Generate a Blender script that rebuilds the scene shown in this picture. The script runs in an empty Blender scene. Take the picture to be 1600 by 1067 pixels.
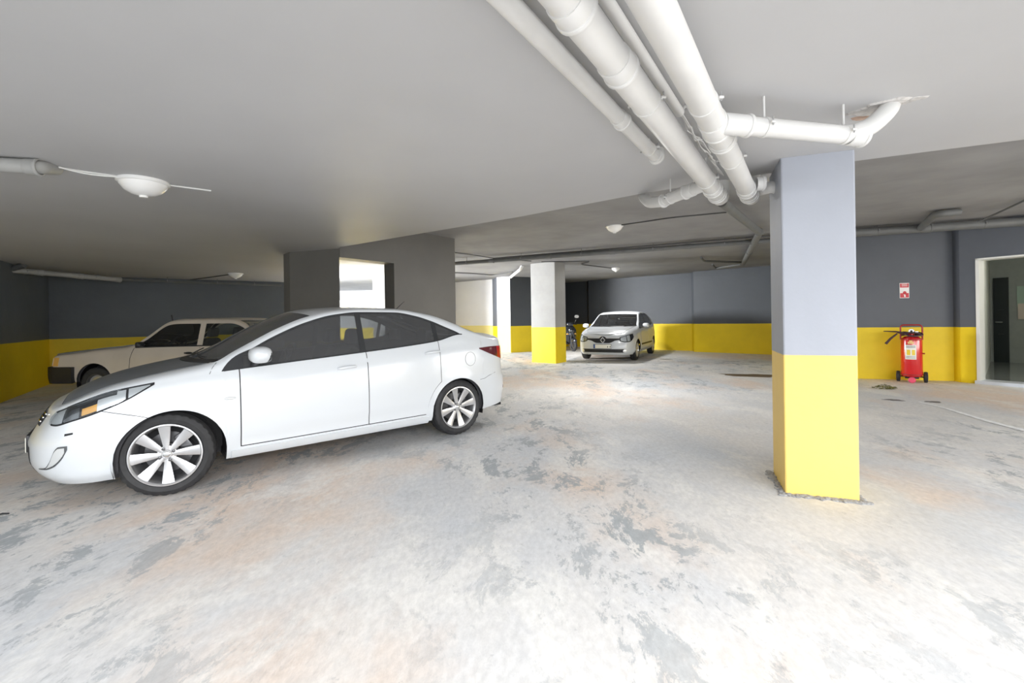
import bpy, bmesh, math, random
import numpy as np
from mathutils import Vector, Matrix
random.seed(4)
SC = bpy.context.scene
COL = SC.collection
PI = math.pi

# ------------------------------------------------------------------ camera, world, lights, exposure
CAM_H, F_PX, ROLL, PX0, PY0 = 1.30, 700.0, 0.0146, 800.0, 498.6
cam = bpy.data.cameras.new('camera'); co = bpy.data.objects.new('camera', cam); COL.objects.link(co)
cam.sensor_width = 36.0; cam.lens = 36.0 * F_PX / 1600.0; cam.clip_start = 0.05; cam.clip_end = 200
cam.shift_y = -(533.5 - PY0) / 1600.0
co.matrix_world = Matrix.Translation((0, 0, CAM_H)) @ Matrix.Rotation(PI/2, 4, 'X') @ Matrix.Rotation(-ROLL, 4, 'Z')
SC.camera = co
SC.view_settings.view_transform = 'Standard'; SC.view_settings.look = 'None'
SC.view_settings.gamma = 1.0; SC.view_settings.use_curve_mapping = False
SC.view_settings.exposure = 0.0
SC.cycles.use_denoising = True
SC.cycles.max_bounces = 10; SC.cycles.diffuse_bounces = 7; SC.cycles.transparent_max_bounces = 16
SC.cycles.sample_clamp_indirect = 8.0

W_ = bpy.data.worlds.new('sky'); SC.world = W_; W_.use_nodes = True
nt = W_.node_tree; bg = nt.nodes['Background']
bg.inputs[0].default_value = (0.93, 0.97, 1.0, 1); bg.inputs[1].default_value = 2.0

def area(name, loc, target, sx, sy, power, col=(1, 1, 1)):
    l = bpy.data.lights.new(name, 'AREA'); l.shape = 'RECTANGLE'; l.size = sx; l.size_y = sy; l.energy = power; l.color = col
    o = bpy.data.objects.new(name, l); COL.objects.link(o); o.location = loc
    o.rotation_euler = (Vector(target) - Vector(loc)).to_track_quat('-Z', 'Y').to_euler()
    return o
# daylight entering by the open garage front behind the camera, and by the opening at the far left
area('daylight_garage_front', (3.0, -3.4, 3.3), (2.0, 4.0, 0.0), 9.5, 2.4, 980, (0.97, 0.98, 1.0))
area('daylight_garage_front_low', (3.6, -3.6, 1.1), (1.0, 6, 1.4), 6.5, 1.9, 25, (0.93, 0.96, 1.0))
area('daylight_back_opening', (-9.3, 14.5, 2.1), (1.5, 15.4, -0.4), 2.6, 1.5, 3000, (0.95, 0.975, 1.0))
area('daylight_side_opening', (10.9, 1.5, 1.65), (1, 7.5, 0.6), 7.0, 1.4, 260, (1.0, 0.97, 0.92))

# ------------------------------------------------------------------ helpers
def uv(px, py):
    u = px - PX0; v = py - PY0
    return u*math.cos(ROLL) - v*math.sin(ROLL), v*math.cos(ROLL) + u*math.sin(ROLL)
def fl(px, py, z=0.0):
    """point at height z that the photograph shows at this pixel"""
    u, v = uv(px, py); Y = (CAM_H - z)*F_PX/v
    return (u*Y/F_PX, Y)
def ray_at(px, Y):
    u, v = uv(px, PY0); return (u*Y/F_PX, Y)
def pix_Y(px, py, Y):
    u, v = uv(px, py); return Vector((u*Y/F_PX, Y, CAM_H - v*Y/F_PX))

def new_mat(name):
    m = bpy.data.materials.new(name); m.use_nodes = True
    return m, m.node_tree, m.node_tree.nodes['Principled BSDF']
def pmat(name, col, rough=0.5, metal=0.0, coat=0.0, noise=0.0, nscale=8.0, bump=0.0, emit=None, spec=0.5, bscale=None):
    m, t, b = new_mat(name)
    b.inputs['Base Color'].default_value = (*col, 1); b.inputs['Roughness'].default_value = rough
    b.inputs['Metallic'].default_value = metal; b.inputs['Coat Weight'].default_value = coat
    b.inputs['Coat Roughness'].default_value = 0.14
    b.inputs['Specular IOR Level'].default_value = spec
    if noise or bump:
        tc = t.nodes.new('ShaderNodeTexCoord'); n = t.nodes.new('ShaderNodeTexNoise')
        n.inputs['Scale'].default_value = nscale; n.inputs['Detail'].default_value = 6
        t.links.new(tc.outputs['Object'], n.inputs['Vector'])
        if noise:
            r = t.nodes.new('ShaderNodeMapRange'); r.inputs[1].default_value = .3; r.inputs[2].default_value = .7
            r.inputs[3].default_value = 1-noise; r.inputs[4].default_value = 1+noise*.4
            t.links.new(n.outputs['Fac'], r.inputs[0])
            mx = t.nodes.new('ShaderNodeVectorMath'); mx.operation = 'SCALE'; mx.inputs[0].default_value = col
            t.links.new(r.outputs[0], mx.inputs['Scale']); t.links.new(mx.outputs[0], b.inputs['Base Color'])
        if bump:
            n2 = t.nodes.new('ShaderNodeTexNoise'); n2.inputs['Scale'].default_value = bscale or nscale*3; n2.inputs['Detail'].default_value = 5
            t.links.new(tc.outputs['Object'], n2.inputs['Vector'])
            bp = t.nodes.new('ShaderNodeBump'); bp.inputs['Strength'].default_value = bump; bp.inputs['Distance'].default_value = .02
            t.links.new(n2.outputs['Fac'], bp.inputs['Height']); t.links.new(bp.outputs[0], b.inputs['Normal'])
    if emit:
        b.inputs['Emission Color'].default_value = (*col, 1); b.inputs['Emission Strength'].default_value = emit
    return m
def glass_mat(name, tint=(0.1, 0.11, 0.12), refl=0.06, rough=0.02, refl_haze=0.0):
    m = bpy.data.materials.new(name); m.use_nodes = True; t = m.node_tree; t.nodes.clear()
    out = t.nodes.new('ShaderNodeOutputMaterial'); mix = t.nodes.new('ShaderNodeMixShader')
    tr = t.nodes.new('ShaderNodeBsdfTransparent'); tr.inputs[0].default_value = (*tint, 1)
    gl = t.nodes.new('ShaderNodeBsdfGlossy'); gl.inputs['Roughness'].default_value = rough; gl.inputs[0].default_value = (.95, .97, 1, 1)
    fr = t.nodes.new('ShaderNodeFresnel'); fr.inputs['IOR'].default_value = 1.45 + refl
    t.links.new(fr.outputs[0], mix.inputs[0]); t.links.new(tr.outputs[0], mix.inputs[1]); t.links.new(gl.outputs[0], mix.inputs[2])
    df = t.nodes.new('ShaderNodeBsdfDiffuse'); df.inputs[0].default_value = (.55, .56, .58, 1)  # grey diffuse layer paints in the brightness of reflections on the panes
    m2 = t.nodes.new('ShaderNodeMixShader'); m2.inputs[0].default_value = refl_haze
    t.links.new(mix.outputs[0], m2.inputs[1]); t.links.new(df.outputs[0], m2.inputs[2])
    t.links.new(m2.outputs[0], out.inputs[0]); return m
def paint_mat(name, upper, lower, zsplit, rough=0.55, stain=0.12, slope=0.0):
    """two-tone wall paint: lower band up to zsplit (height above the floor), rest above"""
    m, t, b = new_mat(name)
    g = t.nodes.new('ShaderNodeNewGeometry'); sx = t.nodes.new('ShaderNodeSeparateXYZ'); t.links.new(g.outputs['Position'], sx.inputs[0])
    n0 = t.nodes.new('ShaderNodeTexNoise'); n0.inputs['Scale'].default_value = 3.0; t.links.new(g.outputs['Position'], n0.inputs['Vector'])
    wob = t.nodes.new('ShaderNodeMath'); wob.operation = 'MULTIPLY_ADD'; wob.inputs[1].default_value = .012
    t.links.new(n0.outputs['Fac'], wob.inputs[0]); t.links.new(sx.outputs['Z'], wob.inputs[2])
    c = t.nodes.new('ShaderNodeMath'); c.operation = 'GREATER_THAN'; c.inputs[1].default_value = zsplit + .006
    t.links.new(wob.outputs[0], c.inputs[0])
    mix = t.nodes.new('ShaderNodeMix'); mix.data_type = 'RGBA'
    mix.inputs['A'].default_value = (*lower, 1); mix.inputs['B'].default_value = (*upper, 1)
    t.links.new(c.outputs[0], mix.inputs['Factor'])
    n = t.nodes.new('ShaderNodeTexNoise'); n.inputs['Scale'].default_value = .9; n.inputs['Detail'].default_value = 7; n.inputs['Roughness'].default_value = .65
    t.links.new(g.outputs['Position'], n.inputs['Vector'])
    r = t.nodes.new('ShaderNodeMapRange'); r.inputs[1].default_value = .3; r.inputs[2].default_value = .7; r.inputs[3].default_value = 1-stain; r.inputs[4].default_value = 1+stain*.4
    t.links.new(n.outputs['Fac'], r.inputs[0])
    sc = t.nodes.new('ShaderNodeVectorMath'); sc.operation = 'SCALE'
    t.links.new(mix.outputs['Result'], sc.inputs[0]); t.links.new(r.outputs[0], sc.inputs['Scale'])
    t.links.new(sc.outputs[0], b.inputs['Base Color']); b.inputs['Roughness'].default_value = rough
    n2 = t.nodes.new('ShaderNodeTexNoise'); n2.inputs['Scale'].default_value = 6; n2.inputs['Detail'].default_value = 6
    t.links.new(g.outputs['Position'], n2.inputs['Vector'])
    bp = t.nodes.new('ShaderNodeBump'); bp.inputs['Strength'].default_value = .25; bp.inputs['Distance'].default_value = .02
    t.links.new(n2.outputs['Fac'], bp.inputs['Height']); t.links.new(bp.outputs[0], b.inputs['Normal'])
    return m

def link_mesh(name, bm, mat, parent=None, smooth=True, angle=40):
    bmesh.ops.recalc_face_normals(bm, faces=bm.faces[:]) if getattr(bm, 'foo', None) else None
    me = bpy.data.meshes.new(name); bm.to_mesh(me); bm.free()
    if isinstance(mat, (list, tuple)):
        for m in mat: me.materials.append(m)
    else: me.materials.append(mat)
    if smooth:
        me.polygons.foreach_set('use_smooth', [True]*len(me.polygons))
        try: me.set_sharp_from_angle(angle=math.radians(angle))
        except Exception: pass
    o = bpy.data.objects.new(name, me); COL.objects.link(o)
    if parent: o.parent = parent
    return o
def thing(name, label, cat, loc=(0, 0, 0), rotz=0.0, group=None):
    o = bpy.data.objects.new(name, None); COL.objects.link(o); o.empty_display_size = .2
    o.location = loc; o.rotation_euler = (0, 0, rotz); o['label'] = label; o['category'] = cat
    if group: o['group'] = group
    return o
def tag(o, label, cat, group=None):
    o['label'] = label; o['category'] = cat
    if group: o['group'] = group
    return o
def struct(name, bm, mat, **k):
    o = link_mesh(name, bm, mat, **k); o['kind'] = 'structure'; return o
def copy_tree(o, parent=None):
    c = o.copy(); COL.objects.link(c)
    if parent: c.parent = parent
    for ch in list(o.children): copy_tree(ch, c)
    return c

def box(bm, c, s, rot=None, bev=0.0):
    r = bmesh.ops.create_cube(bm, size=1.0)
    M = Matrix.Translation(c) @ (rot if rot else Matrix.Identity(4)) @ Matrix.Diagonal((*s, 1))
    bmesh.ops.transform(bm, matrix=M, verts=r['verts'])
    if bev:
        es = list({e for v in r['verts'] for e in v.link_edges})
        bmesh.ops.bevel(bm, geom=es, offset=bev, segments=2, affect='EDGES', profile=.5)
def prism(bm, pts, z0, z1):
    b = [bm.verts.new((p[0], p[1], z0 if not callable(z0) else z0(p))) for p in pts]
    t = [bm.verts.new((p[0], p[1], z1)) for p in pts]; n = len(pts)
    fs = [bm.faces.new(t), bm.faces.new(b[::-1])]
    for i in range(n): fs.append(bm.faces.new((b[i], b[(i+1) % n], t[(i+1) % n], t[i])))
    bmesh.ops.recalc_face_normals(bm, faces=fs)
def tube(bm, pts, r, seg=16, caps=True, closed=False, flat=None):
    pts = [Vector(p) for p in pts]; n = len(pts); rings = []
    rr = r if isinstance(r, (list, tuple)) else [r]*n
    up = None
    for i, p in enumerate(pts):
        if closed: d = (pts[(i+1) % n]-pts[i-1])
        else: d = (pts[min(i+1, n-1)]-pts[max(i-1, 0)])
        d.normalize()
        if up is None:
            up = Vector((0, 0, 1)) if abs(d.z) < .9 else Vector((0, 1, 0))
        a = d.cross(up).normalized(); up = a.cross(d).normalized()
        ring = []
        for k in range(seg):
            th = 2*PI*k/seg
            ring.append(bm.verts.new(p + a*math.cos(th)*rr[i] + up*math.sin(th)*rr[i]*(flat or 1)))
        rings.append(ring)
    m = n if closed else n-1
    for i in range(m):
        A, B = rings[i], rings[(i+1) % n]
        for k in range(seg):
            bm.faces.new((A[k], A[(k+1) % seg], B[(k+1) % seg], B[k]))
    if caps and not closed:
        bm.faces.new(rings[0][::-1]); bm.faces.new(rings[-1])
def lathe(bm, prof, seg=32, M=None, close=False):
    """prof: (radius, axial) spun about Z, then M"""
    rings = []
    for (r, z) in prof:
        if r < 1e-6: rings.append([bm.verts.new((0, 0, z))])
        else: rings.append([bm.verts.new((r*math.cos(2*PI*k/seg), r*math.sin(2*PI*k/seg), z)) for k in range(seg)])
    for i in range(len(rings)-1 if not close else len(rings)):
        A, B = rings[i], rings[(i+1) % len(rings)]
        for k in range(seg):
            k2 = (k+1) % seg
            if len(A) == 1 and len(B) == 1: continue
            if len(A) == 1: bm.faces.new((A[0], B[k], B[k2]))
            elif len(B) == 1: bm.faces.new((A[k], B[0], A[k2]))
            else: bm.faces.new((A[k], B[k], B[k2], A[k2]))
    if M is not None:
        bmesh.ops.transform(bm, matrix=M, verts=[v for R in rings for v in R])
def ellipsoid(bm, c, s, p=2.0, nu=20, nv=12, M=None):
    vs = []
    def pw(a, e): return math.copysign(abs(a)**e, a)
    e = 2.0/p
    for j in range(nv+1):
        ph = -PI/2 + PI*j/nv; row = []
        for i in range(nu):
            th = 2*PI*i/nu
            row.append(bm.verts.new((c[0]+s[0]*pw(math.cos(ph), e)*pw(math.cos(th), e), c[1]+s[1]*pw(math.cos(ph), e)*pw(math.sin(th), e), c[2]+s[2]*pw(math.sin(ph), e))))
        vs.append(row)
    for j in range(nv):
        for i in range(nu):
            bm.faces.new((vs[j][i], vs[j][(i+1) % nu], vs[j+1][(i+1) % nu], vs[j+1][i]))
    allv = [v for r in vs for v in r]
    if M is not None: bmesh.ops.transform(bm, matrix=M, verts=allv)
    bmesh.ops.remove_doubles(bm, verts=allv, dist=1e-6)
def align_z(p, d):
    return Matrix.Translation(p) @ Vector(d).to_track_quat('Z', 'Y').to_matrix().to_4x4()
B = bmesh.new

def pchip(xs, ys):
    xs = np.array(xs, float); ys = np.array(ys, float); h = np.diff(xs); d = np.diff(ys)/h; m = np.zeros_like(ys)
    for i in range(1, len(xs)-1):
        if d[i-1]*d[i] > 0:
            w1 = 2*h[i]+h[i-1]; w2 = h[i]+2*h[i-1]; m[i] = (w1+w2)/(w1/d[i-1]+w2/d[i])
    m[0] = d[0]; m[-1] = d[-1]
    def f(x):
        x = min(max(x, xs[0]), xs[-1]); i = min(max(int(np.searchsorted(xs, x)-1), 0), len(xs)-2)
        t = (x-xs[i])/h[i]
        return float((2*t**3-3*t*t+1)*ys[i]+(t**3-2*t*t+t)*h[i]*m[i]+(-2*t**3+3*t*t)*ys[i+1]+(t**3-t*t)*h[i]*m[i+1])
    return f
def curve(pts): return pchip([p[0] for p in pts], [p[1] for p in pts])

# ------------------------------------------------------------------ materials
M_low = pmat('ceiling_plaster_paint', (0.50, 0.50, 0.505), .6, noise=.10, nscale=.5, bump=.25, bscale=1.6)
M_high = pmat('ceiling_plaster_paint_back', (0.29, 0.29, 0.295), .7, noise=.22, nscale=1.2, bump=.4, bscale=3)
YEL = (0.86, 0.63, 0.003)
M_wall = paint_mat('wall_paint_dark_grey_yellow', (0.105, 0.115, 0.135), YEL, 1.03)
M_wallB = paint_mat('wall_paint_back_darker', (0.066, 0.074, 0.086), YEL, 1.03)  # copy of the wall paint, grey darkened for the back walls
M_wallL = paint_mat('wall_paint_left', (0.115, 0.13, 0.145), (0.78, 0.57, 0.003), 1.0)
M_col = paint_mat('column_paint_lightened', (0.37, 0.39, 0.44), (0.87, 0.61, 0.17), 1.012, stain=.06)  # grey raised and yellow washed pale: strong light put into the colour
M_colfar = paint_mat('column_paint_far', (0.37, 0.365, 0.355), YEL, 1.05, stain=.2)
M_shear = paint_mat('wall_paint_brown_grey', (0.16, 0.155, 0.145), YEL, 1.0)
M_pipe = pmat('painted_pvc', (0.66, 0.655, 0.64), .42, noise=.06, nscale=5)
M_pipedark = pmat('painted_pvc_grey', (0.15, 0.155, 0.155), .5, noise=.15, nscale=5)
M_pipemid = pmat('painted_pvc_mid_grey', (0.38, 0.38, 0.37), .5, noise=.1, nscale=5)  # mid grey between the light and dark pipe colours
M_steel = pmat('galvanised_steel', (0.45, 0.45, 0.45), .35, metal=.8)
M_cable = pmat('grey_cable', (0.09, 0.09, 0.09), .5)
M_cablew = pmat('white_cable', (0.8, 0.8, 0.78), .4)
M_lamp = pmat('opal_glass_shade', (0.93, 0.93, 0.92), .2, coat=.5)
M_white = pmat('car_paint_white', (0.68, 0.71, 0.74), .32, coat=.8)
M_hood = pmat('car_bonnet_dark_grey', (0.17, 0.185, 0.20), .38, coat=.35, noise=.2, nscale=3)  # dark grey on both bonnets, unlike the body panels
M_cream = pmat('car_paint_cream', (0.62, 0.55, 0.46), .35, coat=.7, noise=.08, nscale=2)
M_black = pmat('black_plastic', (0.018, 0.018, 0.02), .45)
M_gap = pmat('panel_gap_black', (0.02, 0.02, 0.022), .8)
M_trimdark = pmat('window_trim_black', (0.03, 0.032, 0.035), .25, coat=.3)
M_tyre = pmat('tyre_rubber', (0.03, 0.03, 0.032), .65, noise=.3, nscale=20)
M_alloy = pmat('brushed_alloy', (0.72, 0.72, 0.73), .28, metal=.85)
M_alloyd = pmat('dark_alloy_recess', (0.14, 0.14, 0.145), .35, metal=.7)
M_chrome = pmat('chrome', (0.85, 0.86, 0.87), .08, metal=1.0)
M_glass = glass_mat('tinted_car_glass', (0.20, 0.21, 0.22), refl_haze=.10)
M_glassc = glass_mat('clear_car_glass', (0.70, 0.75, 0.73), refl_haze=.02)
M_lens = glass_mat('clear_lamp_lens', (0.92, 0.94, 0.95))
M_reflect = pmat('lamp_reflector', (0.72, 0.74, 0.75), .25, metal=.35)
M_refld = pmat('lamp_reflector_dark', (0.16, 0.17, 0.18), .2, metal=.7)
M_amber = pmat('amber_reflector', (0.75, 0.42, 0.10), .3)
M_red = pmat('red_lamp_lens', (0.50, 0.012, 0.015), .12, coat=.8)
M_reddark = pmat('dark_red_lamp_lens', (0.10, 0.008, 0.015), .12, coat=.8)
M_plate = pmat('number_plate_white', (0.86, 0.84, 0.74), .4)
M_bright = pmat('bright_trim', (0.85, 0.86, 0.86), .25, metal=.4)
M_whitewall = paint_mat('wall_paint_white_yellow', (0.84, 0.84, 0.86), (0.90, 0.78, 0.30), 1.05, stain=.06)
M_blue = pmat('plate_blue', (0.02, 0.09, 0.35), .4)
M_int = pmat('interior_dark_cloth', (0.045, 0.045, 0.05), .85)
M_seat = pmat('seat_cloth_grey', (0.10, 0.10, 0.105), .9)

# ------------------------------------------------------------------ floor
def floor_material():
    m, t, b = new_mat('worn_concrete_floor')
    N = t.nodes.new; L = t.links.new
    g = N('ShaderNodeNewGeometry')
    mp = N('ShaderNodeMapping'); mp.inputs['Rotation'].default_value = (0, 0, math.radians(-20)); mp.inputs['Scale'].default_value = (1.0, 0.55, 1)
    L(g.outputs['Position'], mp.inputs[0])
    def noise(scale, detail=8, rough=.6, dist=0.0, vec=None, off=0):
        n = N('ShaderNodeTexNoise'); n.inputs['Scale'].default_value = scale; n.inputs['Detail'].default_value = detail
        n.inputs['Roughness'].default_value = rough; n.inputs['Distortion'].default_value = dist
        if off:
            a = N('ShaderNodeVectorMath'); a.operation = 'ADD'; a.inputs[1].default_value = (off, off*.7, 0); L(vec or mp.outputs[0], a.inputs[0]); L(a.outputs[0], n.inputs['Vector'])
        else: L(vec or mp.outputs[0], n.inputs['Vector'])
        return n.outputs['Fac']
    def ramp(fac, a, bb, lo=0., hi=1.):
        r = N('ShaderNodeMapRange'); r.inputs[1].default_value = a; r.inputs[2].default_value = bb; r.inputs[3].default_value = lo; r.inputs[4].default_value = hi
        L(fac, r.inputs[0]); return r.outputs[0]
    def mul(a, bb):
        x = N('ShaderNodeMath'); x.operation = 'MULTIPLY'; L(a, x.inputs[0])
        if isinstance(bb, float): x.inputs[1].default_value = bb
        else: L(bb, x.inputs[1])
        return x.outputs[0]
    def mix(fac, A, Bc):
        x = N('ShaderNodeMix'); x.data_type = 'RGBA'; L(fac, x.inputs['Factor'])
        for k, v in (('A', A), ('B', Bc)):
            if isinstance(v, tuple): x.inputs[k].default_value = (*v, 1)
            else: L(v, x.inputs[k])
        return x.outputs['Result']
    c = mix(ramp(noise(.45, 6), .38, .62), (0.76, 0.735, 0.705), (0.60, 0.625, 0.66))
    c = mix(mul(ramp(noise(.55, 6, .6, 0, None, 7.3), .50, .64), .75), c, (0.76, 0.60, 0.48))
    c = mix(mul(ramp(noise(1.6, 10, .72, .4, None, 3.1), .52, .60), .55), c, (0.84, 0.825, 0.79))
    # flaked patches of bluish grey where the top skim is gone, confined to worn zones
    zone = ramp(noise(.35, 3, .5, 0, None, 12.4), .42, .56)
    fl_ = ramp(noise(3.4, 12, .80, .35, None, 5.2), .530, .560)
    c = mix(mul(mul(fl_, zone), .8), c, (0.34, 0.375, 0.40))
    fine = ramp(noise(9, 10, .8, .3, None, 1.7), .60, .64)
    c = mix(mul(fine, .35), c, (0.32, 0.33, 0.34))
    sp = ramp(noise(30, 4, .7), .35, .65, .90, 1.06)
    s = N('ShaderNodeVectorMath'); s.operation = 'SCALE'; L(c, s.inputs[0]); L(sp, s.inputs['Scale'])
    L(s.outputs[0], b.inputs['Base Color'])
    L(ramp(noise(1.2, 6), .3, .7, .48, .75), b.inputs['Roughness'])
    b.inputs['Specular IOR Level'].default_value = .35
    h = N('ShaderNodeMath'); h.operation = 'ADD'; L(noise(14, 10, .75), h.inputs[0]); L(mul(fl_, -.35), h.inputs[1])
    bp = N('ShaderNodeBump'); bp.inputs['Strength'].default_value = .35; bp.inputs['Distance'].default_value = .012
    L(h.outputs[0], bp.inputs['Height']); L(bp.outputs[0], b.inputs['Normal'])
    return m
M_floor = floor_material()
bm = B(); box(bm, (0, 9, -.15), (30, 26, .3)); struct('floor', bm, M_floor, smooth=False)

# ------------------------------------------------------------------ ceilings and walls
ZL, ZH = 2.44, 2.95
edge = [fl(1600, 218, ZL), fl(1460, 235.6, ZL), fl(1337, 251.5, ZL), fl(1166, 276, ZL), fl(1000, 303, ZL), fl(810, 339, ZL), fl(532, 386, ZL)]
e0 = (edge[0][0]+6, edge[0][1]-2.6)
back_left = (-2.3, 8.1)
bm = B()
prism(bm, [(-13, -1.1), (13, -1.1), e0] + edge + [(-3.5, 8.4), (-6.2, 13.6), (-13, 13.6)], ZL, ZL+.62)
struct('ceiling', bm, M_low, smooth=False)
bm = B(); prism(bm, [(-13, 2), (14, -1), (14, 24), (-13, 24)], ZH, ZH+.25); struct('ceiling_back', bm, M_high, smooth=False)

def wall(name, pts, mat, z1=ZH, th=.25, z0=0.0, side=1):
    """wall standing on the polyline; its thickness lies to the left of the walking direction (side=1)"""
    P = [Vector((p[0], p[1], 0)) for p in pts]; off = []
    for i in range(len(P)):
        ds = []
        if i > 0: ds.append((P[i]-P[i-1]).normalized())
        if i < len(P)-1: ds.append((P[i+1]-P[i]).normalized())
        nn = sum(((Vector((-d.y, d.x, 0))) for d in ds), Vector()).normalized()
        k = 1.0/max(.4, nn.dot(Vector((-ds[0].y, ds[0].x, 0))))
        off.append(P[i]+nn*th*side*k)
    bm = B(); prism(bm, [(p.x, p.y) for p in P] + [(p.x, p.y) for p in off[::-1]], z0, z1)
    return struct(name, bm, mat, smooth=False)

cL = fl(78, 600)
wL0 = fl(0, 630); wLe = (wL0[0]+.14, wL0[1]-.22)
wall('wall_left', [(-11.5, wLe[1]), wLe, cL], M_wallL, z1=ZL, th=.22)
wall('wall_back_left', [cL, (-6.5, 12.67), (-5.8, 13.17)], M_wallL, z1=ZL, th=.22)
wall('wall_left_near', [(-9.6, -5), (-9.6, wLe[1]-.1)], M_wallL, z1=ZL)
# far back room
pA = ray_at(712, 19.6); pB = ray_at(770, 18.4); pC = (pB[0]+.03, 18.0); pD = ray_at(777, 17.6); pE = ray_at(797.5, 17.35)
pF = ray_at(830, 17.6); pG = (2.9, 17.95); pH = (2.7, 20.3)
pI = ray_at(918, 20.1); pJ = ray_at(920, 19.7); pK = ray_at(1081, 16.95)
wall('wall_back_white', [(-2.6, 20.3), pA, pB], M_whitewall)
wall('wall_back_pier', [pB, pD], M_wall, th=.2)
bm = B(); prism(bm, [pD, pE, (pE[0]+.5, pE[1]+1.6), (pD[0]+.4, pD[1]+1.7)], 0, ZH); struct('wall_back_column', bm, M_whitewall, smooth=False)
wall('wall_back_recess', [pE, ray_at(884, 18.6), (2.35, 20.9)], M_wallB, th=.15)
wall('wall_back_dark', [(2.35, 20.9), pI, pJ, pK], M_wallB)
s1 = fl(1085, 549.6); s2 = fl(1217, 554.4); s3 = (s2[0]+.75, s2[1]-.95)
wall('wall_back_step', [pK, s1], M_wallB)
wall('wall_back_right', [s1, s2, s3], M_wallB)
r0 = fl(1341, 591.5); r1 = fl(1491, 595.3)
dv = Vector((r0[0]-r1[0], r0[1]-r1[1])).normalized()
rc = (r0[0]+dv.x*.75, r0[1]+dv.y*.75)
wall('wall_right_return', [s3, rc], M_wall, th=.2, side=1)
wall('wall_right', [rc, r0, r1], M_wall, th=.2)
r2 = fl(1501.5, 597.2); dd = (Vector(r2)-Vector(r1)).length
rdir = Vector((1.0, -.44)).normalized()
r3 = fl(1527, 599.3)
bm = B(); prism(bm, [r1, r2, r3, (r3[0]+.12, r3[1]+.26), (r1[0]+.05, r1[1]+.25)], 0, ZH); struct('wall_right_pier', bm, M_wall, smooth=False)
ddv = (Vector(r3)-Vector(r2)).normalized()
DW = 1.3; r4 = (r3[0]+ddv.x*DW, r3[1]+ddv.y*DW)
wall('wall_right_over_door', [r3, r4], M_wall, z0=2.28, th=.26)
wall('wall_right_far', [r4, (r4[0]+3.2, r4[1]-1.6)], M_wall, th=.26)
wall('wall_right_near', [(r4[0]+3.2, r4[1]-1.6), (11.6, 5.2)], M_wall)
# garage side beyond the frame, right: solid below and above an opening
wall('wall_side_low', [(11.6, 5.2), (11.6, -5)], M_wall, z1=.9)
wall('wall_side_high', [(11.6, 5.2), (11.6, -5)], M_wall, z0=2.4, z1=ZH)
# left part of the far space: clerestory opening with sky, plastered pier
wyl = 16.9
wall('wall_far_left_low', [(-13, wyl+1.0), ray_at(620, wyl)], M_colfar, z1=2.12, th=.3)
wall('wall_far_left_end', [(-13, 17.9), (-13, 13.3)], M_wall)
bm = B(); a_ = ray_at(583, wyl-.25); b_ = ray_at(618, wyl-.35); prism(bm, [a_, b_, (b_[0]+.9, b_[1]+1.9), (a_[0]-.02, a_[1]+.5)], 0, ZH)
M_plast = pmat('patchy_plaster', (0.45, 0.44, 0.42), .8, noise=.35, nscale=2.2, bump=.4)
struct('wall_far_left_pier', bm, M_plast, smooth=False)
wall('wall_far_left_link', [(b_[0]+.6, b_[1]+1.6), (-2.6, 20.3)], M_colfar, th=.2)

# ------------------------------------------------------------------ shear wall with opening, pillar block
A_ = Vector(fl(532, 386, ZL)); A_ = Vector((-2.70, 7.06)); Bv = Vector((-1.14, 9.09)); d_ = (Bv-A_).normalized(); n_ = Vector((-d_.y, d_.x)); LW = (Bv-A_).length
def shear(t0, t1, z0, z1, bm):
    p = A_+d_*t0; q = A_+d_*t1
    prism(bm, [p, q, q+n_*.28, p+n_*.28], z0, z1)
tO = 1.045; TOPO = 2.315
wl_ = struct('wall_middle', (lambda b: (shear(tO, LW, 0, ZH, b), b)[1])(B()), M_shear, smooth=False)
struct('wall_middle_lintel', (lambda b: (shear(0, tO, TOPO, ZH, b), b)[1])(B()), M_shear, smooth=False)
struct('wall_middle_sill', (lambda b: (shear(0, tO, 0, 1.0, b), b)[1])(B()), M_shear, smooth=False)
bm = B(); prism(bm, [(-2.68, 6.99), (-3.60, 7.28), (-3.80, 7.48), (-3.45, 7.62), (-2.92, 7.22)][::-1], 0, ZL)
struct('wall_middle_column', bm, M_shear, smooth=False)

# ------------------------------------------------------------------ free columns
def column(name, label, pts, z1, mat, bev=.012, flare=0.0):
    cx = sum(p[0] for p in pts)/4; cy = sum(p[1] for p in pts)/4
    bm = B(); prism(bm, [(p[0]-cx, p[1]-cy) for p in pts], 0, z1)
    es = [e for e in bm.edges if abs(e.verts[0].co.z-e.verts[1].co.z) > .5]
    bmesh.ops.bevel(bm, geom=es, offset=bev, segments=2, affect='EDGES', profile=.5)
    o = link_mesh(name, bm, mat, smooth=False); o.location = (cx, cy, 0)
    return tag(o, label, 'column')
c1 = Vector(fl(1227, 772)); c2 = Vector(fl(1344, 784)); nb = Vector((-(c2-c1).y, (c2-c1).x)).normalized()
column('concrete_column', 'large square column in the foreground, grey above and yellow below, coloured as if strongly lit', [c1, c2, c2+nb*.5+Vector((.04, 0)), c1+nb*.5+Vector((.02, .0))], ZL, M_col)
g1 = Vector(fl(831, 565.8)); g2 = Vector(fl(869, 568)); g3 = Vector(fl(881, 566)); 
column('concrete_column', 'slim far column with grey top and yellow base, standing just left of the small front-facing white car', [g1, g2, g3+(g3-g2)*.35, g1+(g3-g2)*1.35], ZH, M_colfar)
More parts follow.
